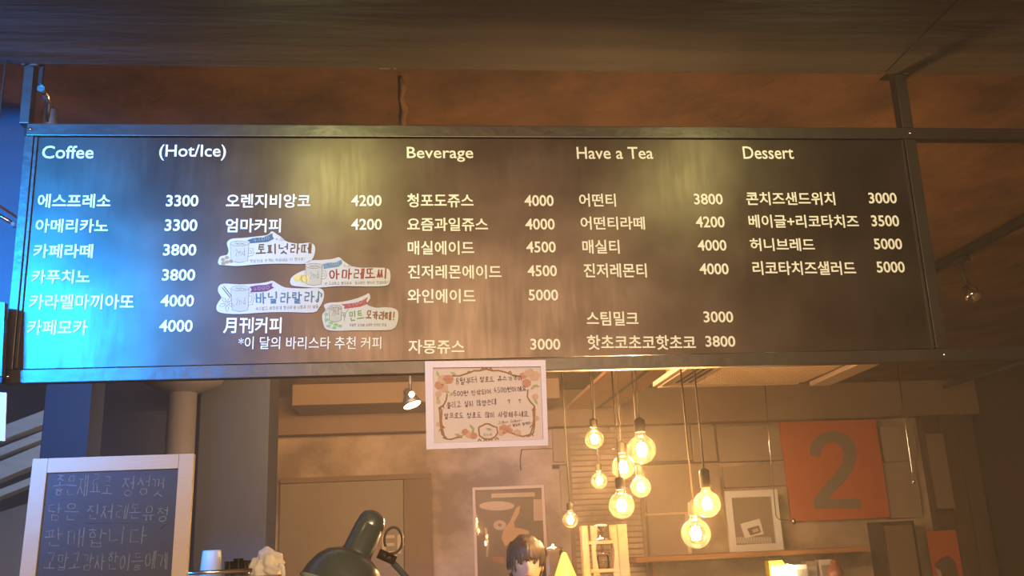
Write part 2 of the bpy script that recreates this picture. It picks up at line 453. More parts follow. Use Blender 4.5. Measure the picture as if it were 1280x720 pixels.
TS = ['', 'ㄱ', 'ㄲ', 'ㄱㅅ', 'ㄴ', 'ㄴㅈ', 'ㄴㅎ', 'ㄷ', 'ㄹ', 'ㄹㄱ', 'ㄹㅁ', 'ㄹㅂ', 'ㄹㅅ', 'ㄹㅌ', 'ㄹㅍ', 'ㄹㅎ', 'ㅁ', 'ㅂ', 'ㅂㅅ', 'ㅅ', 'ㅆ', 'ㅇ', 'ㅈ', 'ㅊ', 'ㅋ', 'ㅌ', 'ㅍ', 'ㅎ']
VV = {'ㅏ': [[(.3, 1), (.3, 0)], [(.3, .5), (1, .5)]], 'ㅐ': [[(.2, 1), (.2, 0)], [(.8, 1), (.8, 0)], [(.2, .5), (.8, .5)]],
 'ㅑ': [[(.3, 1), (.3, 0)], [(.3, .62), (1, .62)], [(.3, .38), (1, .38)]], 'ㅒ': [[(.2, 1), (.2, 0)], [(.8, 1), (.8, 0)], [(.2, .6), (.8, .6)], [(.2, .4), (.8, .4)]],
 'ㅓ': [[(.7, 1), (.7, 0)], [(0, .5), (.7, .5)]], 'ㅔ': [[(.45, 1), (.45, 0)], [(.9, 1), (.9, 0)], [(0, .5), (.45, .5)]],
 'ㅕ': [[(.7, 1), (.7, 0)], [(0, .62), (.7, .62)], [(0, .38), (.7, .38)]], 'ㅖ': [[(.45, 1), (.45, 0)], [(.9, 1), (.9, 0)], [(0, .6), (.45, .6)], [(0, .4), (.45, .4)]],
 'ㅣ': [[(.5, 1), (.5, 0)]]}
VH = {'ㅗ': [[(.5, 1), (.5, .3)], [(0, .3), (1, .3)]], 'ㅛ': [[(.33, 1), (.33, .3)], [(.67, 1), (.67, .3)], [(0, .3), (1, .3)]],
 'ㅜ': [[(0, .8), (1, .8)], [(.5, .8), (.5, 0)]], 'ㅠ': [[(0, .8), (1, .8)], [(.33, .8), (.3, 0)], [(.67, .8), (.67, 0)]], 'ㅡ': [[(0, .5), (1, .5)]]}
VX = {'ㅘ': 'ㅗㅏ', 'ㅙ': 'ㅗㅐ', 'ㅚ': 'ㅗㅣ', 'ㅝ': 'ㅜㅓ', 'ㅞ': 'ㅜㅔ', 'ㅟ': 'ㅜㅣ', 'ㅢ': 'ㅡㅣ'}
LAT = {'0': [CIRC], '1': [[(.5, 1), (.5, 0)]], '2': [[(.1, .8), (.5, 1), (.85, .75), (.1, .03), (.95, .03)]],
 '3': [[(.1, .95), (.8, .9), (.4, .55), (.85, .3), (.4, 0), (.1, .1)]], '4': [[(.6, 1), (.05, .35), (.95, .35)], [(.65, .65), (.65, 0)]],
 '5': [[(.85, 1), (.2, 1), (.15, .6), (.8, .5), (.75, .1), (.1, .05)]], '8': [[(.5, .5), (.15, .75), (.5, 1), (.85, .75), (.5, .5), (.1, .22), (.5, 0), (.9, .22), (.5, .5)]],
 '!': [[(.5, 1), (.5, .3)], [(.5, .12), (.5, .02)]], '.': [[(.3, .08), (.35, .0)]], '~': [[(.0, .4), (.3, .6), (.65, .4), (1, .6)]],
 'n': [[(.15, .6), (.15, 0)], [(.15, .4), (.55, .6), (.8, .4), (.8, 0)]], 'd': [[(.8, .5), (.3, .55), (.15, .2), (.5, 0), (.8, .2)], [(.8, 1), (.8, 0)]],
 'T': [[(.1, .9), (.9, .9)], [(.5, .9), (.5, .2)]],
 '♪': [[(.4, .15), (.4, 1), (.9, .7), (.8, .45)], [(.4, .15), (.2, .25), (.05, .1), (.25, 0), (.4, .15)]]}


def strokes(chr_):
    if chr_ in LAT: return LAT[chr_], .62
    k = ord(chr_) - 0xAC00
    if k < 0 or k > 11171: return [], .45
    l, v, t = LS[k // 588], VS[k % 588 // 28], TS[k % 28]
    y0 = .38 if t else 0; out = []
    if v in VV: out += sub(JC[l], .02, y0 + .08, .52, .92); out += sub(VV[v], .6, y0, .98, 1)
    elif v in VH:
        mid = y0 + (1 - y0) * .42
        out += sub(JC[l], .2, mid + .04, .8, 1); out += sub(VH[v], 0, y0, 1, mid)
    else:
        a, b = VX[v]; mid = y0 + (1 - y0) * .42
        out += sub(JC[l], .05, mid + .04, .55, 1); out += sub(VH[a], 0, y0, .62, mid); out += sub(VV[b], .68, y0, 1, 1)
    if t:
        if len(t) == 1: out += sub(JC[t], .2, -.02, .85, .32)
        else: out += sub(JC[t[0]], .08, -.02, .46, .32) + sub(JC[t[1]], .52, -.02, .92, .32)
    return out, 1.0


def handwrite(body, u0, v0, u1, v1, hgt, r, mat, parent, y=-.001, jit=.05, name='handwriting'):
    """hand lettering as thin raised strokes along the line (u0,v0)-(u1,v1)"""
    cells = []; x = 0
    for c in body:
        st, w = strokes(c); cells.append((st, x, w)); x += w + .14
    tot = x - .14; L = Vector((u1 - u0, v1 - v0)); dx = L / tot; up = Vector((-L.y, L.x)).normalized() * hgt
    mb = MB(); rnd = random.Random(body)
    for st, x, w in cells:
        jy = rnd.uniform(-jit, jit); sl = rnd.uniform(-.06, .1)
        for s in st:
            P = []
            for a, b in s:
                a += rnd.uniform(-jit, jit) * .6; b += rnd.uniform(-jit, jit) * .6 + jy
                p = Vector((u0, v0)) + dx * (x + (a * w) + sl * b) + up * b
                P.append((p.x, y, p.y))
            mb.tube(P, r, 4, smooth=False)
    return mb.build(name, mat, parent)


# ------------------------------------------------------------------ menu board plane
TILT = 0.02914
BC = Vector((0.23597805, 2.48927525, 0.82541106 + CZ)); BW, BH = 2.5887, .6997
UZ = Vector((0, -math.sin(TILT), math.cos(TILT))); NB = Vector((0, -math.cos(TILT), -math.sin(TILT)))


def bp(px, py, c=BC):
    """pixel -> (u, v) in the board plane through c"""
    d = (px - 640) / FPX * R_ - (py - 360) / FPX * U_ + F_
    o = Vector((0, 0, CZ)); t = (c - o).dot(NB) / d.dot(NB); p = o + d * t - c
    return p.x, p.dot(UZ)


board = thing('menu_board', BC, 'wide satin black hanging menu board with white Korean drink names and prices', 'menu board', rot=(TILT, 0, 0))
MB().box(-BW / 2 + .0215, BW / 2 - .0135, 0, .012, -BH / 2 + .0205, BH / 2 - .0265).build('panel', M['board'], board)
for xa_ in (-BW / 2 + .0215, BW / 2 - .0225):
    MB().box(xa_, xa_ + .008, -.006, -.0002, -BH / 2 + .021, BH / 2 - .027, .001).build('side_trim', M['steel'], board)
# (text, left px, right px, top px, bottom px)
LINES = [
 ('Coffee', 52.4, 116.7, 182.5, 198.5), ('(Hot/Ice)', 198.8, 282.2, 181, 200.8), ('Beverage', 508.7, 591.8, 184, 202.5), ('Have a Tea', 721.2, 816.6, 184, 199), ('Dessert', 929.3, 992.3, 183.3, 199),
 ('에스프레소', 46.7, 137.8, 242.7, 260), ('아메리카노', 44, 134.8, 274, 291), ('카페라떼', 41.4, 115.7, 305.4, 322.7), ('카푸치노', 38.7, 112, 337.4, 354.7), ('카라멜마끼아또', 36, 166.8, 368, 386.8), ('카페모카', 33.4, 108.7, 400, 418.8),
 ('3300', 207.5, 247.8, 244, 258.4), ('3300', 205.8, 246.5, 274.4, 289), ('3800', 203.8, 245.2, 305.4, 319.7), ('3800', 202.5, 243.8, 336.7, 351), ('4000', 200.5, 242.2, 368.8, 383.4), ('4000', 198.8, 240.5, 400, 415),
 ('오렌지비앙코', 282.5, 388, 242.7, 260), ('엄마커피', 281.9, 350.9, 273.4, 290.7), ('月刊커피', 278.9, 351.6, 396.8, 416.8), ('*이 달의 바리스타 추천 커피', 297.9, 476.4, 421, 436.6),
 ('4200', 439, 477, 244, 258), ('4200', 439, 477.4, 273.7, 287.7),
 ('청포도쥬스', 509, 592, 242.3, 259.4), ('요즘과일쥬스', 509, 610, 272.4, 289), ('매실에이드', 509.7, 592.8, 301.4, 318.7), ('진저레몬에이드', 510, 626.8, 331.4, 348.7), ('와인에이드', 509.4, 594.4, 361.4, 379), ('자몽쥬스', 510.4, 580.4, 424.8, 442.5),
 ('4000', 655.8, 692.2, 244, 258), ('4000', 656.8, 693.5, 273.4, 287.4), ('4500', 658, 694.8, 302, 316), ('4500', 659.5, 696.2, 331.7, 345.7), ('5000', 660.8, 697.8, 362, 376), ('3000', 663, 700.5, 423.5, 437.5),
 ('어떤티', 724.2, 770, 242.3, 258.7), ('어떤티라떼', 726, 806.3, 271, 287.4), ('매실티', 728.2, 774.6, 300, 317.4), ('진저레몬티', 729.9, 808.6, 329.4, 347.2), ('스팀밀크', 733.5, 798.2, 389.4, 407.2), ('핫초코초코핫초코', 734.2, 870, 419, 437.4),
 ('3800', 867.7, 903.7, 242.3, 256), ('4200', 870, 906, 270.7, 284.7), ('4000', 872.3, 908.3, 300, 313.7), ('4000', 874.7, 911, 329.3, 343.3), ('3000', 879.7, 916.7, 389.3, 403.3), ('3800', 882, 919.3, 420, 433.7),
 ('콘치즈샌드위치', 933.3, 1044.3, 240.3, 256.7), ('베이글+리코타치즈', 936.3, 1073.7, 268.7, 285), ('허니브레드', 938, 1018.7, 298, 314), ('리코타치즈샐러드', 941.3, 1070.3, 326.7, 344),
 ('3000', 1086.3, 1121.3, 241, 254.6), ('3500', 1089.7, 1124.3, 269.3, 283.3), ('5000', 1093, 1128, 298.3, 312), ('5000', 1096.3, 1131.3, 327, 341)]
for (t, xa, xb, ya, yb) in LINES:
    u0, v0 = bp(xa, yb); u1, v1 = bp(xb, yb); _, vt = bp((xa + xb) / 2, ya); _, vb = bp((xa + xb) / 2, yb)
    small = t[0] == '*'
    letter(t, u0, v0, u1, v1, vt - vb, M['white_ink'], board, offset=.0 if small else (.008 if ord(t[0]) < 128 and not t[0].isdigit() else .016))

# steel tube frame that carries the board and runs on to the right
fr = thing('steel_frame', (BC.x, BC.y + .035, BC.z), 'dark square steel tube frame hung from the concrete beam around the menu board', 'frame', rot=(TILT, 0, 0))
T = .034
def ftube(name, x0, x1, z0, z1, y0=-.045, y1=-.01):
    return MB().box(x0, x1, y0, y1, z0, z1, .002).build(name, M['steel'], fr)
ftube('top_rail', -BW / 2, 2.6, BH / 2 - .024, BH / 2 + .012)
ftube('bottom_rail', -BW / 2 - .004, 2.6, -BH / 2 - .018, -BH / 2 + .018)
ftube('left_post', -BW / 2 - .004, -BW / 2 + .020, -BH / 2 + .019, BH / 2 - .025)
ftube('right_post', BW / 2 - .012, BW / 2 + .024, -BH / 2 + .019, BH / 2 - .025)
pt = BZ - BC.z - .001
ftube('hanger_post', BW / 2 - .012, BW / 2 + .024, BH / 2 + .013, pt + .012)
ftube('hanger_post', -BW / 2 - .022, -BW / 2 + .004, BH / 2 + .013, pt + .012)
for x in (-BW / 2 + .01, BW / 2 + .008):
    for z in (-BH / 2, BH / 2 - .006):
        MB().lathe([(.005, 0), (.005, .002), (.003, .004), (0, .0045)], M=Matrix.Translation((x, -.045, z)) @ Matrix.Rotation(PI / 2, 4, 'X'), n=10).build('rivet', M['chrome'], fr)
# base plate of the hanger
MB().box(BW / 2 - .035, BW / 2 + .047, -.075, .0, pt + .008, pt + .013).build('base_plate', M['steel'], fr)

# ------------------------------------------------------------------ die-cut stickers on the board
def sticker(name, outline, anchor, label, build):
    c = BC + Vector((bp(*anchor)[0], 0, 0)) + UZ * bp(*anchor)[1] + NB * .0035
    o = thing(name, c, label, 'sticker', 'hand-drawn drink stickers on the menu board', rot=(TILT, 0, 0))
    cu, cv = bp(*anchor)
    def P(px, py): u, v = bp(px, py); return (u - cu, v - cv)
    pts = [P(*q) for q in outline]; n = len(pts); sm = []
    for i in range(n):                       # Catmull-Rom smoothing of the cut line
        p0, p1, p2, p3 = pts[i - 1], pts[i], pts[(i + 1) % n], pts[(i + 2) % n]
        for k in range(3):
            t = k / 3
            sm.append(tuple(.5 * ((2 * p1[j]) + (-p0[j] + p2[j]) * t + (2 * p0[j] - 5 * p1[j] + 4 * p2[j] - p3[j]) * t * t + (-p0[j] + 3 * p1[j] - 3 * p2[j] + p3[j]) * t ** 3) for j in (0, 1)))
    MB().poly(sm, -.0006, .0006).build('paper', M['paper'], o)
    build(o, P)
    return o


def print_poly(P, pts, mat, o, name, y=-.0008):
    return MB().poly([P(*q) for q in pts], y - .0003, y + .0003).build(name, mat, o)


def line(P, segs, mat, o, name, r=.0006, y=-.0012):
    mb = MB()
    for s in segs: mb.tube([(P(*q)[0], y, P(*q)[1]) for q in s], r, 4, smooth=False)
    return mb.build(name, mat, o)


def ell(cx, cy, rx, ry, n=14, a0=0): return [(cx + rx * math.cos(a0 + 2 * PI * k / n), cy + ry * math.sin(a0 + 2 * PI * k / n)) for k in range(n)]


def hw(P, t, xa, ya, xb, yb, hpx, r, mat, o, jit=.05):
    a, b = P(xa, ya), P(xb, yb); h = P(xa, ya - hpx)[1] - a[1]
    handwrite(t, a[0], a[1], b[0], b[1], h, r, mat, o, y=-.0013, jit=jit)


def mug(P, o, x0, y0, x1, y1):
    """pencil-drawn glass mug inside the pixel box"""
    w = x1 - x0; bx = x1 - .22 * w; e = (bx - x0) / 2; cx = (x0 + bx) / 2
    body = [(x0, y0 + 3), (x0 + w * .04, y1 - 2), (cx, y1), (bx - w * .04, y1 - 2), (bx, y0 + 3), (cx, y0 + 1)]
    print_poly(P, body, M['mug'], o, 'mug_drawing')
    line(P, [[(x0, y0 + 3), (x0 + w * .05, y1 - 2), (cx, y1), (bx - w * .05, y1 - 2), (bx, y0 + 3)], ell(cx, y0 + 3, e, 3.2, 12) + [(cx + e, y0 + 3)],
             [(bx, y0 + 9), (bx + w * .16, y0 + 9), (x1, y0 + 15), (bx + w * .14, y1 - 9), (bx - 1, y1 - 8)],
             [(bx, y0 + 12), (bx + w * .1, y0 + 12.5), (x1 - w * .08, y0 + 15), (bx + w * .08, y1 - 12), (bx - 1, y1 - 11.5)]], M['thinpen'], o, 'mug_outline', .00055)
    line(P, [ell(cx - 4 + k * 3.2, y0 + 2.5 + (k % 2), 1.6, 1.1, 6) for k in range(4)], M['penbrown'], o, 'topping', .0005)
    hw(P, '2nd', cx - e * .45, y1 - 8, cx + e * .62, y1 - 9, 9, .0005, M['thinpen'], o)


def ribbon(P, o, pts, mat, txt, tx):
    print_poly(P, pts, mat, o, 'ribbon_drawing')
    hw(P, txt, *tx, 4.2, .0005, M['paper'], o)


S1 = [(273, 327), (276, 321), (284, 319), (286, 313), (284, 304), (290, 299), (303, 298), (322, 296), (335, 294), (340, 289.5), (346, 293), (352, 297), (360, 303), (375, 305), (388, 304), (394, 309), (393, 320), (388, 327), (378, 330.5), (350, 330), (322, 331), (298, 333), (280, 332), (274, 331)]
S2 = [(363, 351), (367, 345), (376, 340), (383, 337), (382, 330), (388, 326), (402, 325.5), (416, 324), (424, 322), (430, 327), (440, 333), (452, 335), (470, 335), (484, 336), (488, 342), (487, 354), (480, 358), (455, 358.5), (425, 358), (398, 360), (378, 359), (365, 357)]
S3 = [(271, 383), (274, 377), (277, 372), (273, 365), (274, 358), (281, 355), (300, 356), (320, 355), (334, 353), (341, 351.5), (349, 356), (358, 360), (380, 361), (398, 360.5), (405, 365), (404, 376), (399, 385), (392, 391), (360, 390.5), (330, 391), (300, 393), (280, 392), (272, 389)]
S4 = [(403, 394), (407, 388), (405, 382), (411, 379), (424, 378), (434, 376.5), (447, 373), (457, 369), (461, 367), (463, 373), (459, 381), (470, 385), (480, 384.5), (493, 386), (498, 392), (496, 406), (489, 412.5), (465, 413.5), (440, 413.5), (420, 414), (408, 412), (404, 404)]
def b1(o, P):
    mug(P, o, 288, 302, 318, 329)
    ribbon(P, o, [(309, 301), (317, 298), (330, 297), (337, 294), (341, 292), (341, 296), (343, 299), (335, 303), (322, 304), (311, 305), (313, 303)], M['rib_teal'], '4200', (317, 302.5, 337, 300))
    hw(P, '토피넛라떼', 320, 318.5, 389, 317, 12.5, .0021, M['penbrown'], o, .03)
    hw(P, '맛있는데 가격이 착하네요 더 맛나요!', 313, 329, 382, 326, 4, .00045, M['thinpen'], o)
    hw(P, '4.200', 345, 301, 357, 301.5, 3.5, .0004, M['thinpen'], o)
    for (cx, cy) in ((279, 325), (284, 322.5), (284, 328), (289, 327), (279.5, 329.5)):
        print_poly(P, ell(cx, cy, 2.8, 2.2, 9), M['nut'], o, 'nut_drawing', -.0009)
def b2(o, P):
    mug(P, o, 382, 330, 409, 357.5)
    ribbon(P, o, [(403, 331), (410, 329), (420, 328.5), (427, 325), (428, 330), (423, 334), (411, 335.5), (404, 337), (405, 334)], M['rib_blue'], '4300', (407, 335, 424, 331.5))
    hw(P, '아마레또씨', 412, 350, 484, 349, 13, .0020, M['penred'], o, .03)
    hw(P, '넘 고소하고 향긋하죠, 일구어진 향이라 맛있어요!', 406, 356.5, 486, 355, 3.6, .00042, M['thinpen'], o)
    hw(P, '4.300', 430, 334, 441, 334, 3, .0004, M['thinpen'], o)
    for (cx, cy, r) in ((372, 348, 5), (381, 349, 6)):
        print_poly(P, ell(cx, cy, r, r * .95, 12), M['lemon'], o, 'fruit_drawing', -.0009)
    line(P, [ell(381, 349, 3.6, 4.4, 10), [(381, 343), (380, 340)], [(377, 344), (378, 354)]], M['nut'], o, 'fruit_outline', .0005)
def b3(o, P):
    mug(P, o, 289, 358, 318, 390)
    ribbon(P, o, [(312, 359), (322, 357), (333, 356.5), (341, 354), (340, 358), (343, 360), (334, 364.5), (324, 365.5), (313, 366), (315, 362)], M['rib_purple'], '4000', (317, 364, 337, 361.5))
    hw(P, '바닐라랄라♪', 320, 380, 403, 378, 14, .0021, M['penblue'], o, .03)
    hw(P, '부드럽고 따뜻하게 향긋하게 나와요 더 달콤', 320, 388.5, 398, 385.5, 4.2, .00045, M['thinpen'], o)
    line(P, [[(278, 360), (288, 372)], [(280, 358), (290, 371)]], M['penbrown'], o, 'vanilla_pod_drawing', .0011)
    pet = []
    for k in range(5):
        a = k * 2 * PI / 5 + .3; pet.append([(284 + r * math.cos(a + d), 380 + r * math.sin(a + d)) for r, d in ((1.5, 0), (6, .35), (10, 0), (6, -.35), (1.5, 0))])
    line(P, pet, M['thinpen'], o, 'flower_drawing', .0006)
def b4(o, P):
    mug(P, o, 411, 382, 432, 403)
    ribbon(P, o, [(426, 381), (434, 380), (445, 379), (455, 375), (460, 371.5), (458, 377), (460, 380), (450, 384), (438, 385.5), (430, 386.5), (431, 383)], M['rib_red'], '4100', (435, 384.5, 453, 379.5))
    hw(P, '민트', 437, 401.5, 455, 400, 12, .0018, M['pengreen'], o, .03)
    hw(P, '모카라떼!', 457, 399, 494, 401, 10.5, .0018, M['penorange'], o, .03)
    hw(P, '달콤한 초코에 상큼한 민트의 만남', 437, 408.5, 483, 408, 3.4, .0004, M['thinpen'], o)
    for (cx, cy) in ((409, 400), (414, 404), (420, 406), (411, 408), (418, 410), (408, 393), (425, 408)):
        print_poly(P, [(cx - 3.4, cy + .5), (cx - 1, cy - 2), (cx + 3, cy - 1), (cx + 1.4, cy + 2)], M['pengreen'], o, 'mint_leaf_drawing', -.0015)
    line(P, [[(407, 404), (407, 390), (410, 385)], [(430, 402), (432, 392), (436, 386)]], M['thinpen'], o, 'twig_drawing', .0006)


sticker('toffee_nut_sticker', S1, (333, 314), 'cut-out paper sticker with dark teal ribbon and brown lettering, topmost of four', b1)
sticker('amaretto_sticker', S2, (425, 343), 'cut-out paper sticker with yellow fruit, blue ribbon and red lettering', b2)
sticker('vanilla_sticker', S3, (338, 373), 'cut-out paper sticker with purple ribbon, flower drawing and blue lettering', b3)
sticker('mint_mocha_sticker', S4, (450, 395), 'cut-out paper sticker with red ribbon and green and brown lettering', b4)

# ------------------------------------------------------------------ framed handwritten notice below the board
NC = BC + NB * .0168
def nbp(px, py): return bp(px, py, NC)
nu, nv = nbp(608, 505)
notice = thing('notice_card', NC + Vector((nu, 0, 0)) + UZ * nv, 'pink-white framed card with rose border and handwritten Korean note below the board', 'notice', rot=(TILT, 0, 0))
def PN(px, py): u, v = nbp(px, py); return (u - nu, v - nv)
O = [PN(531, 452), PN(681.5, 450.5), PN(685, 557), PN(533, 562)]
I = [PN(541, 460), PN(675.5, 458.5), PN(679, 549.5), PN(542.5, 554)]
MB().poly(O, .001, .006).build('backing_board', M['pinkpaper'], notice)
for k in range(4):
    k2 = (k + 1) % 4
    MB().poly([O[k], O[k2], I[k2], I[k]], -.006, .001).build('frame_side', M['pinkpaper'], notice)
MB().poly([PN(541.5, 460.5), PN(675, 459), PN(678.5, 549), PN(543, 553.5)], -.0012, .0008).build('printed_sheet', M['cream'], notice)
K = lambda x, y: (520 + x / 5.54, 440 + y / 5.54)      # coordinates read on the enlarged crop
sc = []
sc.append([K(250, 165), K(300, 165), K(350, 150), K(400, 130), K(440, 130), K(485, 118), K(530, 130), K(570, 128), K(620, 140), K(670, 160), K(730, 170)])
sc.append([K(215, 290), K(210, 330), K(190, 370), K(160, 385), K(178, 400), K(175, 480), K(185, 540), K(200, 600), K(240, 605), K(290, 590), K(320, 590)])
sc.append([K(775, 260), K(770, 310), K(795, 350), K(820, 375), K(810, 400), K(815, 470), K(805, 530), K(790, 570), K(740, 585), K(700, 575), K(660, 560)])
sc.append([K(160, 385), K(165, 420), K(168, 500), K(180, 570), K(210, 595)])
sc.append([K(820, 375), K(822, 430), K(820, 510), K(812, 560), K(770, 588)])
sc.append([K(435, 520), K(455, 512), K(480, 498), K(505, 498), K(530, 512), K(560, 522), K(565, 560), K(545, 590), K(515, 603), K(470, 600), K(440, 580), K(435, 545), K(435, 520)])
line(PN, sc, M['scroll'], notice, 'scroll_border', .0022, -.0016)
th = []
for (x, y) in ((485, 112), (460, 118), (515, 118), (365, 140), (650, 140), (200, 590), (170, 540), (800, 575), (180, 380), (815, 395), (440, 610), (480, 612), (515, 608), (560, 600), (800, 515), (185, 520)):
    th.append([K(x - 12, y + 9), K(x, y - 8), K(x + 13, y + 7)])
line(PN, th, M['scroll'], notice, 'scroll_tips', .0019, -.0016)
def roses(items, mat, nm):
    for (x, y, r) in items:
        mb = MB()
        for k in range(6):
            a = k * PI / 3 + x
            c = K(x + r * .5 * math.cos(a), y + r * .5 * math.sin(a))
            e = [PN(*q) for q in ell(c[0], c[1], r * .62 / 5.54, r * .5 / 5.54, 8)]
            mb.poly(e, -.0018 - .0002 * k, -.0012)
        mb.build(nm, mat, notice)
roses(((225, 190, 34), (160, 230, 30), (765, 215, 30), (740, 165, 24), (610, 535, 34), (340, 555, 24), (400, 580, 24), (650, 545, 20)), M['rose'], 'rose_print')
roses(((185, 190, 34), (190, 250, 32), (155, 290, 22), (820, 165, 36), (780, 150, 30), (825, 310, 22), (370, 575, 24), (590, 560, 22), (700, 560, 26), (155, 345, 16), (835, 460, 18), (155, 500, 16)), M['rose2'], 'pale_rose_print')
for (x, y, a) in ((215, 275, .4), (250, 290, -.6), (835, 235, .2), (810, 245, -.8), (150, 150, 1.2), (290, 575, .3), (310, 585, -.5), (385, 520, .9), (800, 130, .8), (505, 535, .2), (260, 150, .5), (830, 345, 1), (150, 320, 1.5), (395, 545, 2)):
    c = K(x, y); l = 26 / 5.54; dx, dy = math.cos(a) * l, math.sin(a) * l
    MB().poly([PN(c[0] - dx, c[1] - dy), PN(c[0] - dy * .38, c[1] + dx * .38), PN(c[0] + dx, c[1] + dy), PN(c[0] + dy * .38, c[1] - dx * .38)], -.0024, -.0012).build('leaf_print', M['leaf'], notice)
def hn(t, xa, ya, xb, yb, h, r=.0007):
    a, b = PN(*K(xa, ya)), PN(*K(xb, yb)); hh = h / 5.54 * (PN(600, 500)[1] - PN(600, 501)[1])
    handwrite(t, a[0], a[1], b[0], b[1], hh, r, M['pen'], notice, y=-.0030, jit=.06)
hn('8월부터', 275, 228, 425, 212, 48); hn('청포도 쥬스가격이', 440, 208, 735, 198, 36)
hn('500원 인상되어', 260, 306, 520, 290, 34); hn('4500원이예요', 540, 284, 765, 270, 36)
hn('올리고 싶지 않았는데', 212, 390, 555, 366, 42); hn('T', 634, 362, 660, 361, 34); hn('T', 708, 360, 734, 359, 34)
hn('앞으로도 청포도', 195, 462, 450, 458, 38); hn('많이 사랑해주세요.', 478, 455, 800, 446, 38)
hn('그래서 그래서~', 568, 500, 735, 482, 18, .00045); hn('더 열심히 할께요~', 640, 522, 805, 498, 18, .00045)
hn('2nd', 465, 582, 525, 578, 16, .0004)
# ------------------------------------------------------------------ counter, chalkboard, desk lamp
ct = thing('bar_counter', (.2, 2.35, 0), 'long wooden bar counter under the hanging menu board', 'counter')
MB().box(-2.4, 2.6, -.32, .30, 1.02, 1.07, .006).build('countertop', M['wood'], ct)
for k in range(16):
    MB().box(-2.38 + k * .31, -2.38 + k * .31 + .30, -.28, -.25, .08, 1.018, .003).build('plank', M['brownwall'], ct)
MB().box(-2.38, 2.58, -.245, .26, .0, 1.018).build('carcass', M['darkwall'], ct)

# chalkboard in a bare pine frame, leaning a little
YC = 2.22
ca = [at(37, 565, YC), at(241, 570, YC)]
lean = math.radians(-3.0)
cx_ = ca[0].lerp(ca[1], .5); wC = (ca[1] - ca[0]).length; hC = cx_.z - 1.075
roll = math.atan2(ca[1].z - ca[0].z, ca[1].x - ca[0].x)
cb = thing('chalkboard', (cx_.x - .007, YC, 1.0745), 'chalkboard in a bare pine frame with chalk handwriting under the board\'s left end', 'chalkboard', rot=(lean, 0, 0))
fw = .034
hC2 = hC / math.cos(lean)
MB().box(-wC / 2 + fw, wC / 2 - fw, .006, .010, .03, hC2 - fw + .004).build('slate_panel', M['slate'], cb)
MB().box(-wC / 2, -wC / 2 + fw, 0, .018, 0, hC2 - .0, .002).build('frame_stile', M['framewood'], cb)
MB().box(wC / 2 - fw, wC / 2, 0, .018, 0, hC2 - .0, .002).build('frame_stile', M['framewood'], cb)
MB().box(-wC / 2 + fw + .0004, wC / 2 - fw - .0004, 0, .018, hC2 - fw, hC2, .002).build('frame_rail', M['framewood'], cb)
MB().box(-wC / 2 + fw + .0004, wC / 2 - fw - .0004, 0, .018, 0, fw, .002).build('frame_rail', M['framewood'], cb)
st = MB().tube([(0, .02, hC2 - .12), (0, .20, .01)], .006, 6); st.build('back_stay', M['framewood'], cb)
cbM = Matrix.Translation(cb.location) @ Matrix.Rotation(lean, 4, 'X')
def PC(x, y):
    """enlarged chalkboard crop -> local xz on the slate's face"""
    px, py = 20 + x / 4.233, 550 + y / 4.233
    d = (px - 640) / FPX * R_ - (py - 360) / FPX * U_ + F_; o = Vector((0, 0, CZ))
    inv = cbM.inverted(); o2 = inv @ o; d2 = inv.to_3x3() @ d
    t = (.005 - o2.y) / d2.y; p = o2 + d2 * t
    return p.x, p.z
def hc(t, xa, ya, xb, yb, h, mat=None):
    a, b = PC(xa, ya), PC(xb, yb); hh = h / 4.233 * (PC(400, 300)[1] - PC(400, 304.233)[1])
    handwrite(t, a[0], a[1], b[0], b[1], hh, .0013, mat or M['chalk'], cb, y=.0052, jit=.07, name='chalk_writing')
hc('좋은재료로', 192, 298, 508, 292, 108); hc('정성껏', 555, 292, 785, 292, 105)
hc('담은', 165, 425, 325, 425, 88); hc('진저레몬유청', 370, 418, 805, 424, 80)
hc('판매합니다', 150, 568, 690, 552, 95)
hc('고맙고감사한이들에게', 142, 690, 800, 682, 88)
a, b, c, d = PC(370, 440), PC(600, 436), PC(800, 442), PC(765, 470)
MB().tube([(a[0], .0052, a[1]), (b[0], .0052, b[1]), (c[0], .0052, c[1]), (d[0], .0052, d[1])], .001, 4).build('chalk_line', M['chalk2'], cb)

# desk lamp with dome shade, tilted
YLm = 2.15
lc = at(441, 706, YLm)
lamp = thing('desk_lamp', (lc.x + .09, YLm, 1.0705), 'dark enamel desk lamp with tilted dome shade below the menu board', 'lamp')
base = Vector((lc.x + .09, YLm, 1.0705))
top = at(468, 646, YLm) - base; bot = at(437, 712, YLm) - base
axis = (top - bot).normalized(); axis = (axis + Vector((0, .22, 0))).normalized()
rotM = Matrix.Translation(top) @ axis.to_track_quat('Z', 'Y').to_matrix().to_4x4()
MB().lathe([(.0, .012), (.014, .010), (.026, .002), (.031, -.010), (.032, -.024), (.0315, -.026), (.033, -.028), (.0335, -.084), (.036, -.090), (.035, -.095)], M=rotM, cap=False).build('lamp_socket', M['lampgreen'], lamp)
dome = [(.034, -.090), (.046, -.095), (.064, -.106), (.078, -.126), (.087, -.152), (.090, -.174), (.092, -.176)]
MB().lathe(dome + [(.089, -.1755), (.085, -.152), (.076, -.128), (.062, -.109), (.044, -.098), (.033, -.093)], M=rotM, n=40, cap=False).build('lamp_shade', M['lampgreen'], lamp)
MB().lathe([(.0, -.104), (.012, -.106), (.020, -.114), (.030, -.134), (.030, -.146), (.020, -.158), (0, -.164)], M=rotM, n=20).build('lamp_bulb', M['lamprim'], lamp)
hp = [at(492 + 11.5 * math.cos(a_ * .2 + 2.6) * (1 if a_ < 8 else .95), 675 + 16 * math.sin(a_ * .2 + 2.6), YLm) - base for a_ in range(27)] + [at(482, 694, YLm) - base]
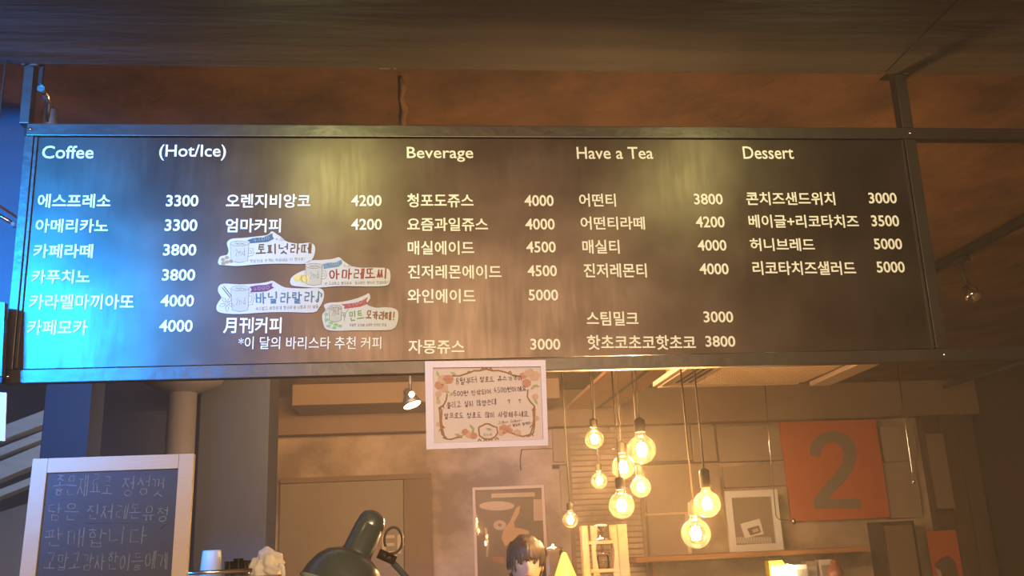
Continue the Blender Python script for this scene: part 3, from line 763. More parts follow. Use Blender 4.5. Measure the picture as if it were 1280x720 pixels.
MB().tube(hp, .0028, 8).build('cord_loop', M['steel'], lamp)
jb = at(484, 698, YLm) - base
jb = jb + Vector((0, .02, 0))
MB().tube([jb + Vector((-.02, 0, .012)), jb + Vector((.018, 0, -.006))], .011, 12).build('joint', M['steel'], lamp)
elb = Vector((.16, .06, .32))
MB().tube([jb + Vector((.012, 0, -.01)), elb], .007, 10).build('upper_arm', M['lampgreen'], lamp)
MB().tube([elb, Vector((.0, .02, .03))], .007, 10).build('lower_arm', M['lampgreen'], lamp)
MB().ball(elb, .014, 12).build('elbow_joint', M['steel'], lamp)
MB().lathe([(0, .03), (.03, .028), (.04, .018), (.085, .014), (.09, .004), (.09, 0), (0, 0)], n=32).build('base', M['lampgreen'], lamp)

# ------------------------------------------------------------------ coffee machine and what stands on it
YM = 2.95
mt = at(285, 712, YM).z
mx0, mx1 = at(236, 715, YM).x - .12, at(322, 715, YM).x
bc = thing('machine_counter', ((mx0 + mx1) / 2 + .1, YM + .1, 0), 'steel-topped back counter carrying the coffee machine', 'counter')
MB().box(-.6, .7, -.35, .35, .90, .94, .004).build('countertop', M['steel'], bc)
MB().box(-.58, .68, -.33, .33, 0, .898).build('cabinet', M['darkwall'], bc)
cm = thing('coffee_machine', ((mx0 + mx1) / 2, YM + .1, .9405), 'espresso machine with steel cup tray, its top edge at the picture\'s bottom', 'machine')
hw_ = (mx1 - mx0) / 2; mh = mt - .9405
MB().box(-hw_, hw_, -.18, .22, .06, mh - .035, .012).build('body', M['black'], cm)
MB().box(-hw_ - .005, hw_ + .005, -.20, .24, mh - .034, mh - .022, .004).build('cup_tray', M['chrome'], cm)
MB().tube([(-hw_, -.19, mh - .004), (hw_, -.19, mh - .004)], .006, 10).build('tray_rail', M['chrome'], cm)
for sx_ in (-1, 1): MB().tube([(sx_ * (hw_ - .01), -.19, mh - .022), (sx_ * (hw_ - .01), -.19, mh - .002)], .004, 8).build('rail_post', M['chrome'], cm)
for sx_ in (-1, 1):
    for sy_ in (-.15, .2): MB().lathe([(.02, 0), (.02, .04), (.015, .06)], c=(sx_ * (hw_ - .05), sy_, 0), n=14).build('foot', M['black'], cm)
for sx_ in (-.08, .08):
    g = MB().lathe([(.032, 0), (.032, .04), (.028, .05)], c=(sx_, -.20, mh * .42), n=18).build('group_head', M['chrome'], cm)
tray = mt - .022
def cup_on(px, x_off, label, r0, r1, h, mat, flip, Y=YM):
    p = at(px, 705, Y); o = thing('cup', (p.x, Y, tray + .0006), label, 'cup')
    prof = [(r0, 0), (r0 + (r1 - r0) * .5, h * .5), (r1, h)]
    if flip: prof = [(r0, 0), (r1, h * .94), (r1 - .002, h), (r1 - .004, h * .99), (0, h * .985)]
    else: prof = [(0, .003), (r0 * .9, .003), (r1 - .003, h - .002), (r1, h), (r0, 0), (0, 0)]
    MB().lathe(prof, n=28, cap=flip).build('cup_body', mat, o); return o
hcup = at(264, 688, YM).z - tray
cup_on(264, 0, 'white tapered cup upside down on the coffee machine', .033, .027, hcup, M['white'], True)
# saucer-like dish left of the cup
p = at(243, 710, YM + .05)
sd = thing('saucer', (p.x - .012, YM + .06, tray + .0006), 'pale saucer left of the upside-down cup on the coffee machine', 'saucer')
MB().lathe([(.022, 0), (.04, .006), (.05, .012), (.052, .017), (.045, .012), (.0, .008)], n=28).build('dish', M['white'], sd)
# glass cups in a row
for k, (px, hh) in enumerate(((287, .045), (298, .052), (307, .046))):
    p = at(px, 705, YM + .05 * (k % 2)); o = thing('glass', (p.x, YM + .05 * (k % 2), tray + .0006), ['small glass beside the white cup on the coffee machine', 'middle small glass on the coffee machine', 'small glass next to the white cloth on the coffee machine'][k], 'glass', 'small glasses on the coffee machine')
    MB().lathe([(.012, 0), (.0155, hh), (.0145, hh), (.011, .003), (0, .003)], n=20, cap=False).build('glass_body', M['glass'], o)
# crumpled cloth
p = at(334, 712, YM)
tl = thing('cloth', (p.x, YM + .02, tray + .0006), 'crumpled white cloth at the right end of the coffee machine', 'cloth')
b = bmesh.new(); bmesh.ops.create_icosphere(b, subdivisions=4, radius=1)
for v in b.verts:
    n = v.co.copy(); 
    f = 1 + .16 * math.sin(5 * n.x + 3 * n.z) + .10 * math.sin(9 * n.x - 7 * n.y + 1) + .07 * math.sin(14 * n.z + 6 * n.x)
    v.co = Vector((n.x * f * .050, n.y * f * .045, max(n.z * f, -.55) * .048 + .0264))
for f in b.faces: f.smooth = True
mb = MB(); mb.b.free(); mb.b = b; mb.build('folded_cloth', M['cloth'], tl)
MB().tube([(.035, -.03, .030), (.047, -.03, .022), (.050, -.03, .0), (.046, -.03, -.02)], .006, 10).build('hem', M['cloth'], tl)

# ------------------------------------------------------------------ pendant bulbs
def bulb(px, py, dpx, Y, glass, label, big, cordpx):
    c = at(px, py, Y); r = dpx / 2 / FPX * Y * 1.0
    o = thing('pendant_bulb', c, label, 'pendant lamp', 'bare pendant bulbs hanging behind the menu board')
    # socket above, glass around, filament inside
    g = []
    for k in range(0, 15):
        a = -PI / 2 + k * (PI * .80) / 14; g.append((max(0, r * math.cos(a)), r * math.sin(a)))
    g[0] = (0, -r); nr = r * .36 if not big else r * .34
    g += [(nr * 1.25, r * .90), (nr, r * 1.08), (nr * .95, r * 1.22)]
    MB().lathe(g, n=26, cap=False).build('bulb_glass', glass, o)
    hs = r * (.85 if big != 2 else 1.3)
    MB().lathe([(nr * 1.0, r * 1.20), (nr * 1.12, r * 1.24), (nr * 1.12, r * 1.2 + hs), (nr * .7, r * 1.3 + hs), (nr * .2, r * 1.42 + hs), (0, r * 1.42 + hs)], n=20).build('socket', M['cord'], o)
    fb = MB(); R2 = r * .30
    for k in range(7):
        a = 2 * PI * k / 7
        fb.tube([(R2 * .55 * math.cos(a), R2 * .55 * math.sin(a), r * .42), (R2 * math.cos(a), R2 * math.sin(a), 0), (R2 * .6 * math.cos(a + .4), R2 * .6 * math.sin(a + .4), -r * .40)], r * .085, 5)
    fb.build('filament', M['filament'], o)
    MB().tube([(0, 0, r * 1.2), (0, 0, r * .95), (0, 0, r * .45)], [r * .12, r * .07, r * .03], 8).build('glass_stem', M['bulbglass'], o)
    zt = r * 1.4 + hs
    MB().tube([(0, 0, zt), (0, 0, H - c.z - .02)], .0035, 6).build('cord', M['cord'], o)
    MB().lathe([(.035, H - c.z - .025), (.035, H - c.z - .001)], n=18).build('ceiling_rose', M['cord'], o)
    return o


bulb(743, 549, 24, 4.30, M['bulbglass'], 'small clear glowing bulb hanging highest on the left of the bulb cluster', 0, 0)
bulb(802, 562, 36, 3.80, M['bulbglass'], 'large clear globe bulb highest in the cluster, right of centre', 1, 0)
bulb(779, 584, 29, 4.05, M['bulbglass'], 'glowing globe bulb just left below the highest large globe', 1, 0)
bulb(749, 601, 20, 4.45, M['bulbglass'], 'small glowing bulb directly below the highest left bulb', 0, 0)
bulb(801, 609, 25, 3.95, M['amberglass'], 'pear-shaped glowing bulb below the highest large globe', 0, 0)
bulb(777, 632, 32, 3.70, M['bulbglass'], 'clear globe bulb lowest of the middle group, above the wooden stand', 1, 0)
bulb(713, 650, 19, 4.40, M['bulbglass'], 'smallest glowing bulb, leftmost and low beside the wooden stand', 0, 0)
bulb(884, 630, 33, 3.50, M['amberglass'], 'amber globe bulb with a tall dark socket at the right', 2, 0)
bulb(870, 667, 36, 3.62, M['bulbglass'], 'large globe bulb hanging lowest at the right', 1, 0)

# thin cable stretched between bulbs and card
YWr = YB - .004
wire = MB().tube([at(652, 562, YWr), at(680, 561, YWr), at(708, 561, YWr)], .004, 5).tube([at(652, 562, YWr), at(650, 575, YWr), at(651, 588, YWr)], .005, 5).build('stay_wire', M['steel'])
tag(wire, 'thin wire stretched across the wall just right of the pink card', 'wire')

# ------------------------------------------------------------------ ceiling fittings
# wood soffit boards with the track between them
zw = 1.25 + CZ
ws = thing('wooden_soffit', (1.83, 6.2, zw), 'warm lit wooden ceiling boards with a dark track, above the bulbs', 'ceiling board')
MB().box(-.33, -.03, -1.8, 2.78, 0, .03, .003).build('board', M['woodbeam'], ws)
MB().box(.03, .22, -1.8, 2.78, .02, .05, .003).build('board', M['woodbeam'], ws)
MB().box(-.028, .028, -1.8, 2.78, .012, .045, .002).build('track', M['black'], ws)
for yy in (-1.5, 0, 2): MB().box(-.02, .02, yy - .02, yy + .02, .046, H - zw).build('hanger', M['steel2'], ws)

# air conditioner cassette
za = 1.0 + CZ
A = at(816, 484, 6.2); B = at(986, 484, 6.2)
ac = thing('ceiling_air_conditioner', ((A.x + B.x) / 2 + .04, 5.72, A.z), 'cream ceiling air conditioner cassette with diamond grille behind the board', 'air conditioner')
hw2 = (B.x - A.x) / 2 + .04
MB().box(-hw2, hw2, -.48, .48, 0, .035, .008).build('panel', M['acwhite'], ac)
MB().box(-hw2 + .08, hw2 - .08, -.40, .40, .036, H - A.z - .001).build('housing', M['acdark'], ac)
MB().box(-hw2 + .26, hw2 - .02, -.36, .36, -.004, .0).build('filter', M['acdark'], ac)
gr = MB(); x0, x1, y0, y1 = -hw2 + .26, hw2 - .02, -.36, .36; stp = .052
for sgn in (1, -1):
    k = -40
    while k < 60:
        c_ = k * stp; k += 1; pts = []
        # line x = sgn*y + c
        ya_, yb_ = y0, y1
        if sgn > 0: lo, hi = max(y0, x0 - c_), min(y1, x1 - c_)
        else: lo, hi = max(y0, c_ - x1), min(y1, c_ - x0)
        if hi - lo > .01: gr.tube([(sgn * lo + c_, lo, -.009), (sgn * hi + c_, hi, -.009)], .006, 4, smooth=False)
gr.build('grille', M['acwhite'], ac)
for s in (-1, 1): MB().box(-hw2 + .03, hw2 - .03, s * .44 - .025, s * .44 + .025, -.012, -.001, .003).build('flap', M['acwhite'], ac)
MB().box(-hw2 + .03, -hw2 + .08, -.38, .38, -.012, -.001, .003).build('flap', M['acgrid'], ac)
for k in range(3): MB().box(-hw2 + .11 + k * .045, -hw2 + .13 + k * .045, -.3, .3, -.006, -.001).build('vent_slot', M['black'], ac)
# loose pale panel hanging right of the unit
fa, fb_ = at(1012, 479, 6.0), at(1066, 456, 5.3)
fl = MB().prism([(fa.x, 6.0), (fa.x + .14, 6.0), (fb_.x + .13, 5.0), (fb_.x - .01, 5.0)], fa.z - .02, fa.z + .01).build('vent_panel', M['acwhite'])
tag(fl, 'pale slanting vent flap right of the ceiling air conditioner', 'vent')
MB().tube([((fa.x + fb_.x) / 2 + .06, 5.5, fa.z + .011), ((fa.x + fb_.x) / 2 + .06, 5.5, H - .001)], .006, 6).build('hanger', M['steel2'], fl)


def spot_fitting(name, c, aim, s, label, glow, up):
    o = thing(name, c, label, 'spotlight')
    q = Vector(aim).normalized().to_track_quat('-Z', 'Y').to_matrix().to_4x4()
    MB().lathe([(.010 * s, .07 * s), (.022 * s, .06 * s), (.026 * s, .03 * s), (.045 * s, 0), (.055 * s, -.035 * s), (.053 * s, -.035 * s), (.043 * s, .002 * s), (0, .012 * s)], M=q, n=24, cap=False).build('lamp_head', M['black'] if glow else M['chrome'], o)
    MB().lathe([(0, -.012 * s), (.030 * s, -.010 * s), (.045 * s, -.02 * s), (.048 * s, -.030 * s), (0, -.031 * s)], M=q, n=20).build('lens', M['spotglow'] if glow else M['glass'], o)
    MB().ball((0.01, -.055 * s, .022 * s) if glow else (0, 0, .01), .016 * s, 10).build('bulb_tip', M['spotglow'], o)
    MB().tube([(0, 0, .05 * s), (.0, 0, .10 * s), (0, 0, up)], .009 * s, 8).build('stem', M['black'], o)
    MB().box(-.02 * s, .02 * s, -.05 * s, .05 * s, up - .03 * s, up, .002).build('track_adapter', M['black'], o)
    return o


YS = 6.5
c = at(513, 500, YS); spot_fitting('track_spotlight', c, (.35, -.25, -1), 1.3, 'small lit spotlight left of the pink card', True, H - c.z - .001)
# right-hand track and spotlight
tz = 1.38 + CZ
ta = at(1166, 345, 1); tb = at(1280, 270, 1)
xt = (ta.x / (ta.z - CZ) + tb.x / (tb.z - CZ)) / 2 * 1.38
tr = thing('ceiling_track', (xt, 3.9, tz), 'black lighting track on the ceiling right of the menu board', 'track')
MB().box(-.022, .022, -1.2, 1.35, -.01, .03, .003).build('rail', M['steel2'], tr)
for yy in (-1, 1.2): MB().box(-.012, .012, yy - .012, yy + .012, .031, H - tz - .001).build('mount', M['steel2'], tr)
ys = tz and (1.38 / (at(1206, 320, 1).z - CZ)); cs = at(1213, 368, ys)
o = thing('track_spotlight', (cs.x, ys, cs.z), 'steel spotlight hanging from the ceiling track at the right', 'spotlight')
q = Vector((.15, -.5, -.8)).normalized().to_track_quat('-Z', 'Y').to_matrix().to_4x4()
MB().lathe([(.010, .05), (.018, .045), (.022, .02), (.036, -.004), (.042, -.03), (.040, -.03), (.033, -.002), (0, .006)], M=q, n=24, cap=False).build('lamp_head', M['chrome'], o)
MB().ball(tuple(q @ Vector((0, 0, .012))), .011, 12).build('bulb_tip', M['spotglow'], o)  # glowing ball inside the steel head
MB().tube([(0, 0, .05), (-.02, 0, .10), (xt - cs.x, 0, tz - cs.z - .012)], .009, 8).build('stem', M['black'], o)
MB().box(xt - cs.x - .02, xt - cs.x + .02, -.05, .05, tz - cs.z - .045, tz - cs.z - .011, .003).build('track_adapter', M['black'], o)
MB().tube([(.05, 0, .0), (.04, 0, .035), (.0, 0, .055), (-.04, 0, .035), (-.045, 0, 0)], .004, 6).build('yoke', M['black'], o)
# conduit far right
c0 = at(1180, 483, 1); zc = 1.36
yc0 = zc / (c0.z - CZ); xc0 = c0.x * yc0
cd = MB().tube([(xc0, yc0, zc + CZ), (xc0, 5.6, zc + CZ)], .02, 10).build('conduit', M['greycol'])
tag(cd, 'grey conduit running along the ceiling at the far right', 'pipe')
# pipes at the top left
pz = 1.30
pp = thing('copper_pipe', (-.797 * pz, 2.75, pz + CZ), 'shiny pipe with a bend under the ceiling above the board\'s left end', 'pipe')
ye = pz / .510
MB().tube([(0, -.27, 0), (0, ye - 2.75 - .03, 0), (.0, ye - 2.75, -.02), (0, ye - 2.75 + .01, -.3)], .011, 12).build('pipe_run', M['chrome'], pp)
MB().tube([(0, ye - 2.75 + .01, -.03), (0, ye - 2.75 + .01, -.11)], .019, 12).build('coupling', M['greycol'], pp)
MB().tube([(0, ye - 2.75, -.11), (.035, ye - 2.75, -.13), (.09, ye - 2.75 + .1, -.2)], .009, 10).build('branch', M['greycol'], pp)
MB().tube([(.035, ye - 2.75, -.09), (.06, ye - 2.75, -.12)], .017, 10).build('coupling', M['chrome'], pp)
MB().box(-.005, .005, ye - 2.75 - .08, ye - 2.75 - .07, .009, H - CZ - pz - .001).build('clamp', M['steel2'], pp)

# ------------------------------------------------------------------ left side: partition, columns, stair
YP = 7.0
pn = linkobj('wall_partition', None); pn['kind'] = 'structure'
xa, xb = at(246, 600, YP).x, at(334, 600, YP).x
MB().box(xa, xb, YP, YP + .5, 0, H - .001, .004).build('panel', M['navy'], pn)
xe = at(-60, 520, YP).x
MB().box(XL, xa - .001, YP + .6, YP + .65, 0, H - .001).build('panel', M['navy'], pn)
# round duct and its flared collar
g0, g1 = at(207, 560, 6.6), at(243, 560, 6.6)
dc = thing('round_column', ((g0.x + g1.x) / 2, 6.6, 0), 'grey round column with a wide flared collar beside the navy partition', 'column')
rD = (g1.x - g0.x) / 2; zc_ = at(225, 492, 6.6).z
MB().lathe([(rD, 0), (rD, zc_)], n=32).build('shaft', M['greycol'], dc)
rw = (at(290, 480, 6.6).x - at(186, 480, 6.6).x) / 2
MB().lathe([(rD, zc_), (rw * .62, zc_ + .03), (rw * .9, zc_ + .07), (rw, zc_ + .12), (rw, zc_ + .2), (rD, zc_ + .22), (rD, H - .001)], n=40, cap=False).build('collar', M['greycol'], dc)
# blue square column
g0, g1 = at(54, 520, 5.2), at(112, 520, 5.2)
bl = MB().box(g0.x, g1.x, 5.2, 5.42, 0, H - .001, .006).build('blue_column', M['bluecol'])
tag(bl, 'dark blue square column above the chalkboard frame', 'column')
# window between the columns
wn = linkobj('window_1', None); wn['kind'] = 'structure'
x0, x1, z0, z1 = rect(112, 470, 206, 640, 7.3)
z1 = H - .35
M['wallblue'] = pbr('grey_blue_wall', (.10, .115, .13), .7, noise=(2, (.15, .165, .18), .3))
MB().box(x0, x1, 7.42, 7.46, z0 - .6, z1).build('sash_panel', M['wallblue'], wn)
for (a_, b_) in ((x0, x0 + .05), (x1 - .05, x1)): MB().box(a_, b_, 7.36, 7.42, z0 - .6, z1).build('frame_post', M['navy'], wn)
MB().box(x0 + .05, x1 - .05, 7.40, 7.406, z0 - .6, z1).build('pane', M['winglass'], wn)
MB().poly([(x0 + .05, z1 - .38), (x0 + .05, z1), (x1, z1), (x1, z1 - .62)], 7.30, 7.36).build('sloping_fascia', M['navy'], wn)
# pale stair with sloping stringers seen at the left edge
stt = thing('staircase', (at(20, 560, 6.0).x, 6.0, 0), 'pale slanted boards of a staircase at the left edge beside the blue column', 'staircase')
bx = stt.location.x
def PS(px, py): p = at(px, py, 6.0); return (p.x - bx, p.z)
for k, (ya, yb, th_) in enumerate(((536, 514, 17), (562, 538, 10), (580, 553, 22), (612, 588, 9))):
    MB().poly([PS(-90, ya + 34), PS(58, yb), PS(58, yb + th_), PS(-90, ya + 34 + th_)], .02 * k - .04, .02 * k + .08).build('stringer_board', M['stair'], stt)
MB().poly([PS(-90, 665), PS(58, 618), PS(58, 760), PS(-90, 760)], .1, .14).build('side_panel', M['wallblue'], stt)
MB().box(-.62, .2, .15, .3, 0, PS(20, 755)[1]).build('support', M['navy'], stt)
# leaning panel top left, its sheet extended out of view to block blue spill
a0 = at(-30, 84, 2.9); 
lp = thing('extended_screen', (at(15, 300, 2.9).x, 2.9, at(15, 290, 2.9).z), 'dark upright screen at the left edge, extended out of view to block blue light', 'panel')
def PL(px, py): p = at(px, py, 2.9); return (p.x - lp.location.x, p.z - lp.location.z)
MB().poly([PL(-520, 70), PL(34, 106), PL(20, 478), PL(-520, 478)], 0, .02).build('sheet', M['navy'], lp)
MB().poly([PL(34.5, 95), PL(40, 95), PL(26, 478), PL(20.5, 478)], -.01, .02).build('edge_strip', M['black'], lp)
MB().tube([(-.01, .01, PL(15, 75)[1] - .005), (-.01, .01, H - lp.location.z - .001)], .004, 6).build('hanger', M['steel2'], lp)
tb_ = thing('wall_bracket', at(8, 274, 2.6), 'small warm glinting tube and bracket at the left edge', 'bracket')
MB().tube([(-.05, 0, .03), (.02, 0, -.014)], .006, 10).build('tube', M['chrome'], tb_)
MB().ball((.022, 0, -.016), .010, 10).build('end_cap', M['greycol'], tb_)
MB().tube([(-.05, 0, .03), (-.05, .005, .06), (-.05, .29, .08)], .004, 8).build('arm', M['greycol'], tb_)
# blue-lit small board edge and pink card at far left
eb = MB().poly([(p.x, p.z) for p in (at(-70, 368, 2.425), at(6, 378, 2.425), at(2, 470, 2.425), at(-75, 470, 2.425))], 2.425, 2.445).build('side_board', M['board'])
tag(eb, 'edge of a second dark board at the left border', 'board')
MB().tube([(at(-30, 378, 2.425).x, 2.435, at(-30, 378, 2.425).z), (at(-30, 378, 2.425).x, 2.435, BZ - .001)], .003, 6).build('cord', M['cord'], eb)
pc = MB().poly([(p.x, p.z) for p in (at(-40, 488, 2.28), at(8, 491, 2.28), at(6, 551, 2.28), at(-42, 551, 2.28))], 2.28, 2.284).build('pink_card', M['pinkpaper'])
tag(pc, 'edge of a pale pink card at the left border', 'card')
MB().tube([(at(-30, 491, 2.28).x, 2.282, at(-30, 491, 2.28).z), (at(-30, 468, 2.28).x, 2.30, at(-30, 470, 2.28).z)], .002, 6).build('string', M['cord'], pc)

# ------------------------------------------------------------------ things on the back wall
YW = YB - .01
# door leaf
dr = linkobj('door_1', None); dr['kind'] = 'structure'
x0, x1, z0, z1 = rect(350, 602, 540, 720, YB)
MB().box(x0, x1 - .27, YB - .06, YB - .001, 0, z1, .008).build('door_leaf', M['doorpaint'], dr)
MB().box(x1 - .265, x1, YB - .085, YB - .001, 0, z1, .008).build('door_jamb', M['doordark'], dr)
MB().box(x0, x1, YB - .09, YB - .001, z1 + .001, z1 + .05, .006).build('door_head', M['doordark'], dr)
ea, eb2 = at(478, 693, YB), at(514, 668, YB)
letter('EP', ea.x, ea.z, eb2.x, ea.z, eb2.z - ea.z, M['ghost'], dr, depth=.006, y=YB - .062, offset=.01)
MB().tube([(x1 - .33, YB - .11, 1.0), (x1 - .45, YB - .11, 1.0)], .012, 8).build('door_handle', M['chrome'], dr)


def frame(name, px0, py0, px1, py1, bot, Y, bw, mat, inner, label, cat='picture', dep=.03):
    x0, x1, z0, z1 = rect(px0, py0, px1, py1, Y, bot)
    c = Vector(((x0 + x1) / 2, Y, z0)); o = thing(name, c, label, cat)
    w, h = (x1 - x0) / 2, z1 - z0
    MB().box(-w + bw, w - bw, -.008, -.001, bw, h - bw).build('print', inner, o)
    MB().box(-w, -w + bw, -dep, -.001, 0, h, .003).build('frame_side', mat, o)
    MB().box(w - bw, w, -dep, -.001, 0, h, .003).build('frame_side', mat, o)
    MB().box(-w + bw, w - bw, -dep, -.001, h - bw, h, .003).build('frame_side', mat, o)
    MB().box(-w + bw, w - bw, -dep, -.001, 0, bw, .003).build('frame_side', mat, o)
    return o, w, h, c


pf, w, h, c = frame('framed_poster', 592, 608, 683, 735, 738, YB, .028, M['frametan'], M['posterdark'], 'tall framed dark poster with a tan figure behind the black-haired person')
def PP(x, y):
    p = at(560 + x / 5.54, 590 + y / 5.54, YB); return (p.x - c.x, p.z - c.z)
def pprint(pts, mat, nm, y=-.011): MB().poly([PP(*q) for q in pts], y, -.0085).build(nm, mat, pf)
pprint(ell(338, 235, 122, 32, 20), M['posterpale'], 'pale_oval')
pprint([(300, 150), (600, 140), (600, 170), (300, 180)], M['posterpale'], 'title_band')
pprint([(590, 190), (655, 188), (658, 335), (594, 338)], M['posterpale'], 'text_column')
pprint([(470, 250), (500, 232), (490, 290), (455, 350), (462, 385), (520, 395), (560, 410), (555, 450), (480, 480), (420, 500), (395, 515), (370, 460), (385, 400), (430, 340)], M['posterflesh'], 'tan_figure')
pprint(ell(358, 368, 44, 34, 16), M['posterpale'], 'pale_flower')
pprint(ell(358, 368, 14, 10, 10), M['posterdark'], 'flower_centre', -.013)
pprint([(250, 385), (268, 390), (282, 500), (275, 590), (262, 585), (270, 500)], M['posterpale'], 'pale_curve')
pprint([(300, 590), (380, 585), (400, 610), (390, 640), (310, 615)], M['posterred'], 'red_patch')
MB().box(-w + .028, w - .028, -.016, -.014, .028, h - .028).build('glazing', M['glass'], pf)

wf, w, h, c = frame('white_frame', 908, 613, 974, 689, 689, YB - .20, .065, M['white'], M['mesh'], 'white frame with a torn pale print, leaning on the orange shelf', dep=.035)
def PF(x, y):
    p = at(880 + x / 5.818, 600 + y / 5.818, YB - .2); return (p.x - c.x, p.z - c.z)
def fprint(pts, mat, nm, y=-.012): MB().poly([PF(*q) for q in pts], y, -.0085).build(nm, mat, wf)
fprint([(262, 320), (360, 292), (400, 282), (412, 320), (432, 395), (380, 402), (330, 415), (295, 425)], M['white'], 'torn_print')
fprint([(310, 355), (395, 330), (412, 380), (335, 405)], M['posterdark'], 'dark_photo', -.014)
fprint([(345, 362), (385, 350), (395, 372), (355, 385)], M['posterpale'], 'pale_figure', -.016)
hl = MB()
for k in range(24):
    a_ = PF(222 + k * 11.5, 462); b_ = PF(216 + k * 11.5, 415)
    hl.tube([(a_[0], -.010, a_[1]), (b_[0], -.010, b_[1])], .004, 4)
hl.build('wire_mesh', M['white'], wf, kind='stuff')
bf, w, h, c = frame('faint_frame', 794, 640, 862, 699, 699, YB, .03, M['frametan'], M['block'], 'pale thin-framed tan board between the bulbs and the white frame')

# orange sign with a grey 2
x0, x1, z0, z1 = rect(978, 527, 1099, 650, YB)
sg = thing('number_sign', ((x0 + x1) / 2, YB - .055, z0), 'square orange wall sign with a big grey numeral 2', 'sign')
w = (x1 - x0) / 2
MB().box(-w, w, -.03, 0.0, 0, z1 - z0, .003).build('plate', M['orange'], sg)
MB().box(-w + .1, w - .1, .0005, .05, .2, z1 - z0 - .2).build('wall_spacer', M['joint'], sg)
c = sg.location
def PG(x, y): p = at(854 + x / 2.77, 460 + y / 2.77, YB - .085); return (p.x - c.x, p.z - c.z)
two = [(438, 305), (440, 270), (458, 240), (490, 222), (530, 218), (570, 232), (597, 265), (600, 305), (588, 350), (560, 392), (520, 432), (505, 455), (612, 452), (616, 486), (452, 488), (452, 455), (480, 415), (520, 372), (548, 335), (556, 300), (548, 272), (520, 256), (492, 264), (478, 285), (474, 306)]
MB().poly([PG(*q) for q in two], -.034, -.0302).build('numeral', M['signgrey'], sg)

# slatted shutter behind the bulbs
x0, x1, z0, z1 = rect(712, 541, 800, 700, YB)
sh = thing('slatted_shutter', ((x0 + x1) / 2, YB - .052, z0 - .6), 'tan horizontal-slatted shutter on the wall behind the bulb cluster', 'shutter')
w = (x1 - x0) / 2; zt = z1 - z0 + .6; n = 34
for k in range(n):
    z = zt * k / n
    b = MB(); b.box(-w + .02, w - .02, -.022, -.006, z, z + zt / n * .72, .003); b.build('slat', M['plaster'], sh)
for s in (-1, 1): MB().box(s * w - .02, s * w + .02, -.03, .0, 0, zt, .004).build('side_rail', M['band'], sh)
MB().box(-w + .02, w - .02, -.004, 0, 0, zt).build('backing', M['band'], sh)

# shelf with lit things beneath at the right
x0 = at(782, 693, YB).x; x1 = at(1062, 693, YB).x; zs = at(920, 690, YB - .3).z
sf = thing('wall_shelf', ((x0 + x1) / 2, YB - .22, zs - .05), 'orange wooden wall shelf under the white frame', 'shelf')
w = (x1 - x0) / 2
MB().box(-w, w, -.20, .219, 0, .045, .004).build('board', M['shelfwood'], sf)
lq = at(985, 713, 8.35) - sf.location
MB().ball(tuple(lq), .06, 14, (1.2, 1, .9)).build('lamp_bulb', M['underlight'], sf)
MB().tube([tuple(lq + Vector((0, .02, .04))), (lq.x, lq.y + .12, .0), (lq.x, -.16, -.004)], .010, 8).build('lamp_stem', M['black'], sf)
for s in (-.8, .8): MB().poly([(s * w - .01, 0), (s * w + .01, 0), (s * w + .01, -.22), (s * w - .01, -.22)], .06, .215).build('bracket', M['shelfwood'], sf)
zl = zs - .62
x0l = at(930, 700, 8.6).x; 
lf = thing('display_counter', (at(1000, 700, 8.55).x, 8.55, 0), 'low display counter under the lit orange shelf', 'counter')
zt_ = at(1000, 735, 8.55).z
MB().box(-.75, .6, -.25, .3, 0, zt_, .01).build('cabinet', M['brownwall'], lf)
def onl(name, px0, py0, px1, label, cat, mat, Y, shape='box', tilt=0):
    a_, b_ = at(px0, py0, Y), at(px1, py0, Y); w = (b_.x - a_.x) / 2
    o = thing(name, ((a_.x + b_.x) / 2, Y, zt_ + .0006), label, cat); h = a_.z - zt_
    if shape == 'box':
        MB().box(-w, w, -.05, .05, 0, h, .006).build('body', mat, o); MB().box(-w * .8, w * .8, -.053, -.0505, h * .2, h * .8).build('paper_face', M['white'] if mat is not M['white'] else M['silver'], o)
    else:
        MB().lathe([(w * .7, 0), (w, h * .2), (w * 1.05, h * .55), (w * .8, h * .85), (w * .5, h * .93), (w * .55, h)], n=24).build('body', mat, o)
        MB().lathe([(w * .5, h), (w * .6, h + .01), (w * .3, h + .03), (0, h + .035)], n=20, cap=False).build('lid', mat, o)
    return o
onl('packet', 958, 701, 979, 'bright yellow packet under the left part of the lit shelf', 'packet', M['yellow'], 8.56)
onl('packet', 991, 706, 1006, 'white packet right of the yellow packet below the shelf', 'packet', M['white'], 8.45)
o = onl('packet', 1004, 702, 1018, 'silver foil packet in the middle below the lit shelf', 'packet', M['silver'], 8.62)
onl('packet', 1021, 700, 1040, 'white box right of the silver packet below the shelf', 'box', M['white'], 8.62)
onl('jar', 1034, 704, 1052, 'red-brown glazed jar at the right end below the shelf', 'jar', M['redbrown'], 8.4, 'jar')

# hanging cables at the right
def cable(pts, Y, label, hook):
    o = thing('hanging_cable', at(*pts[-1], Y), label, 'cable'); b = o.location
    P = [at(*q, Y) - b for q in pts]; P[0].z = H - b.z - .001
    MB().tube(P, .0035, 6).build('cable', M['chrome'], o)
    MB().lathe([(0, -.02), (.012, -.018), (.014, 0), (.010, .02), (0, .022)], n=12).build('end_fitting', M['chrome'], o)
    return o
cable([(958, 480), (962, 560), (970, 645), (973, 649), (992, 652)], 7.0, 'thin hanging cable with a hooked end in front of the orange sign', 0)
cable([(1126, 480), (1133, 540), (1140, 590), (1142, 602)], 7.0, 'thin straight cable hanging right of the orange sign', 0)

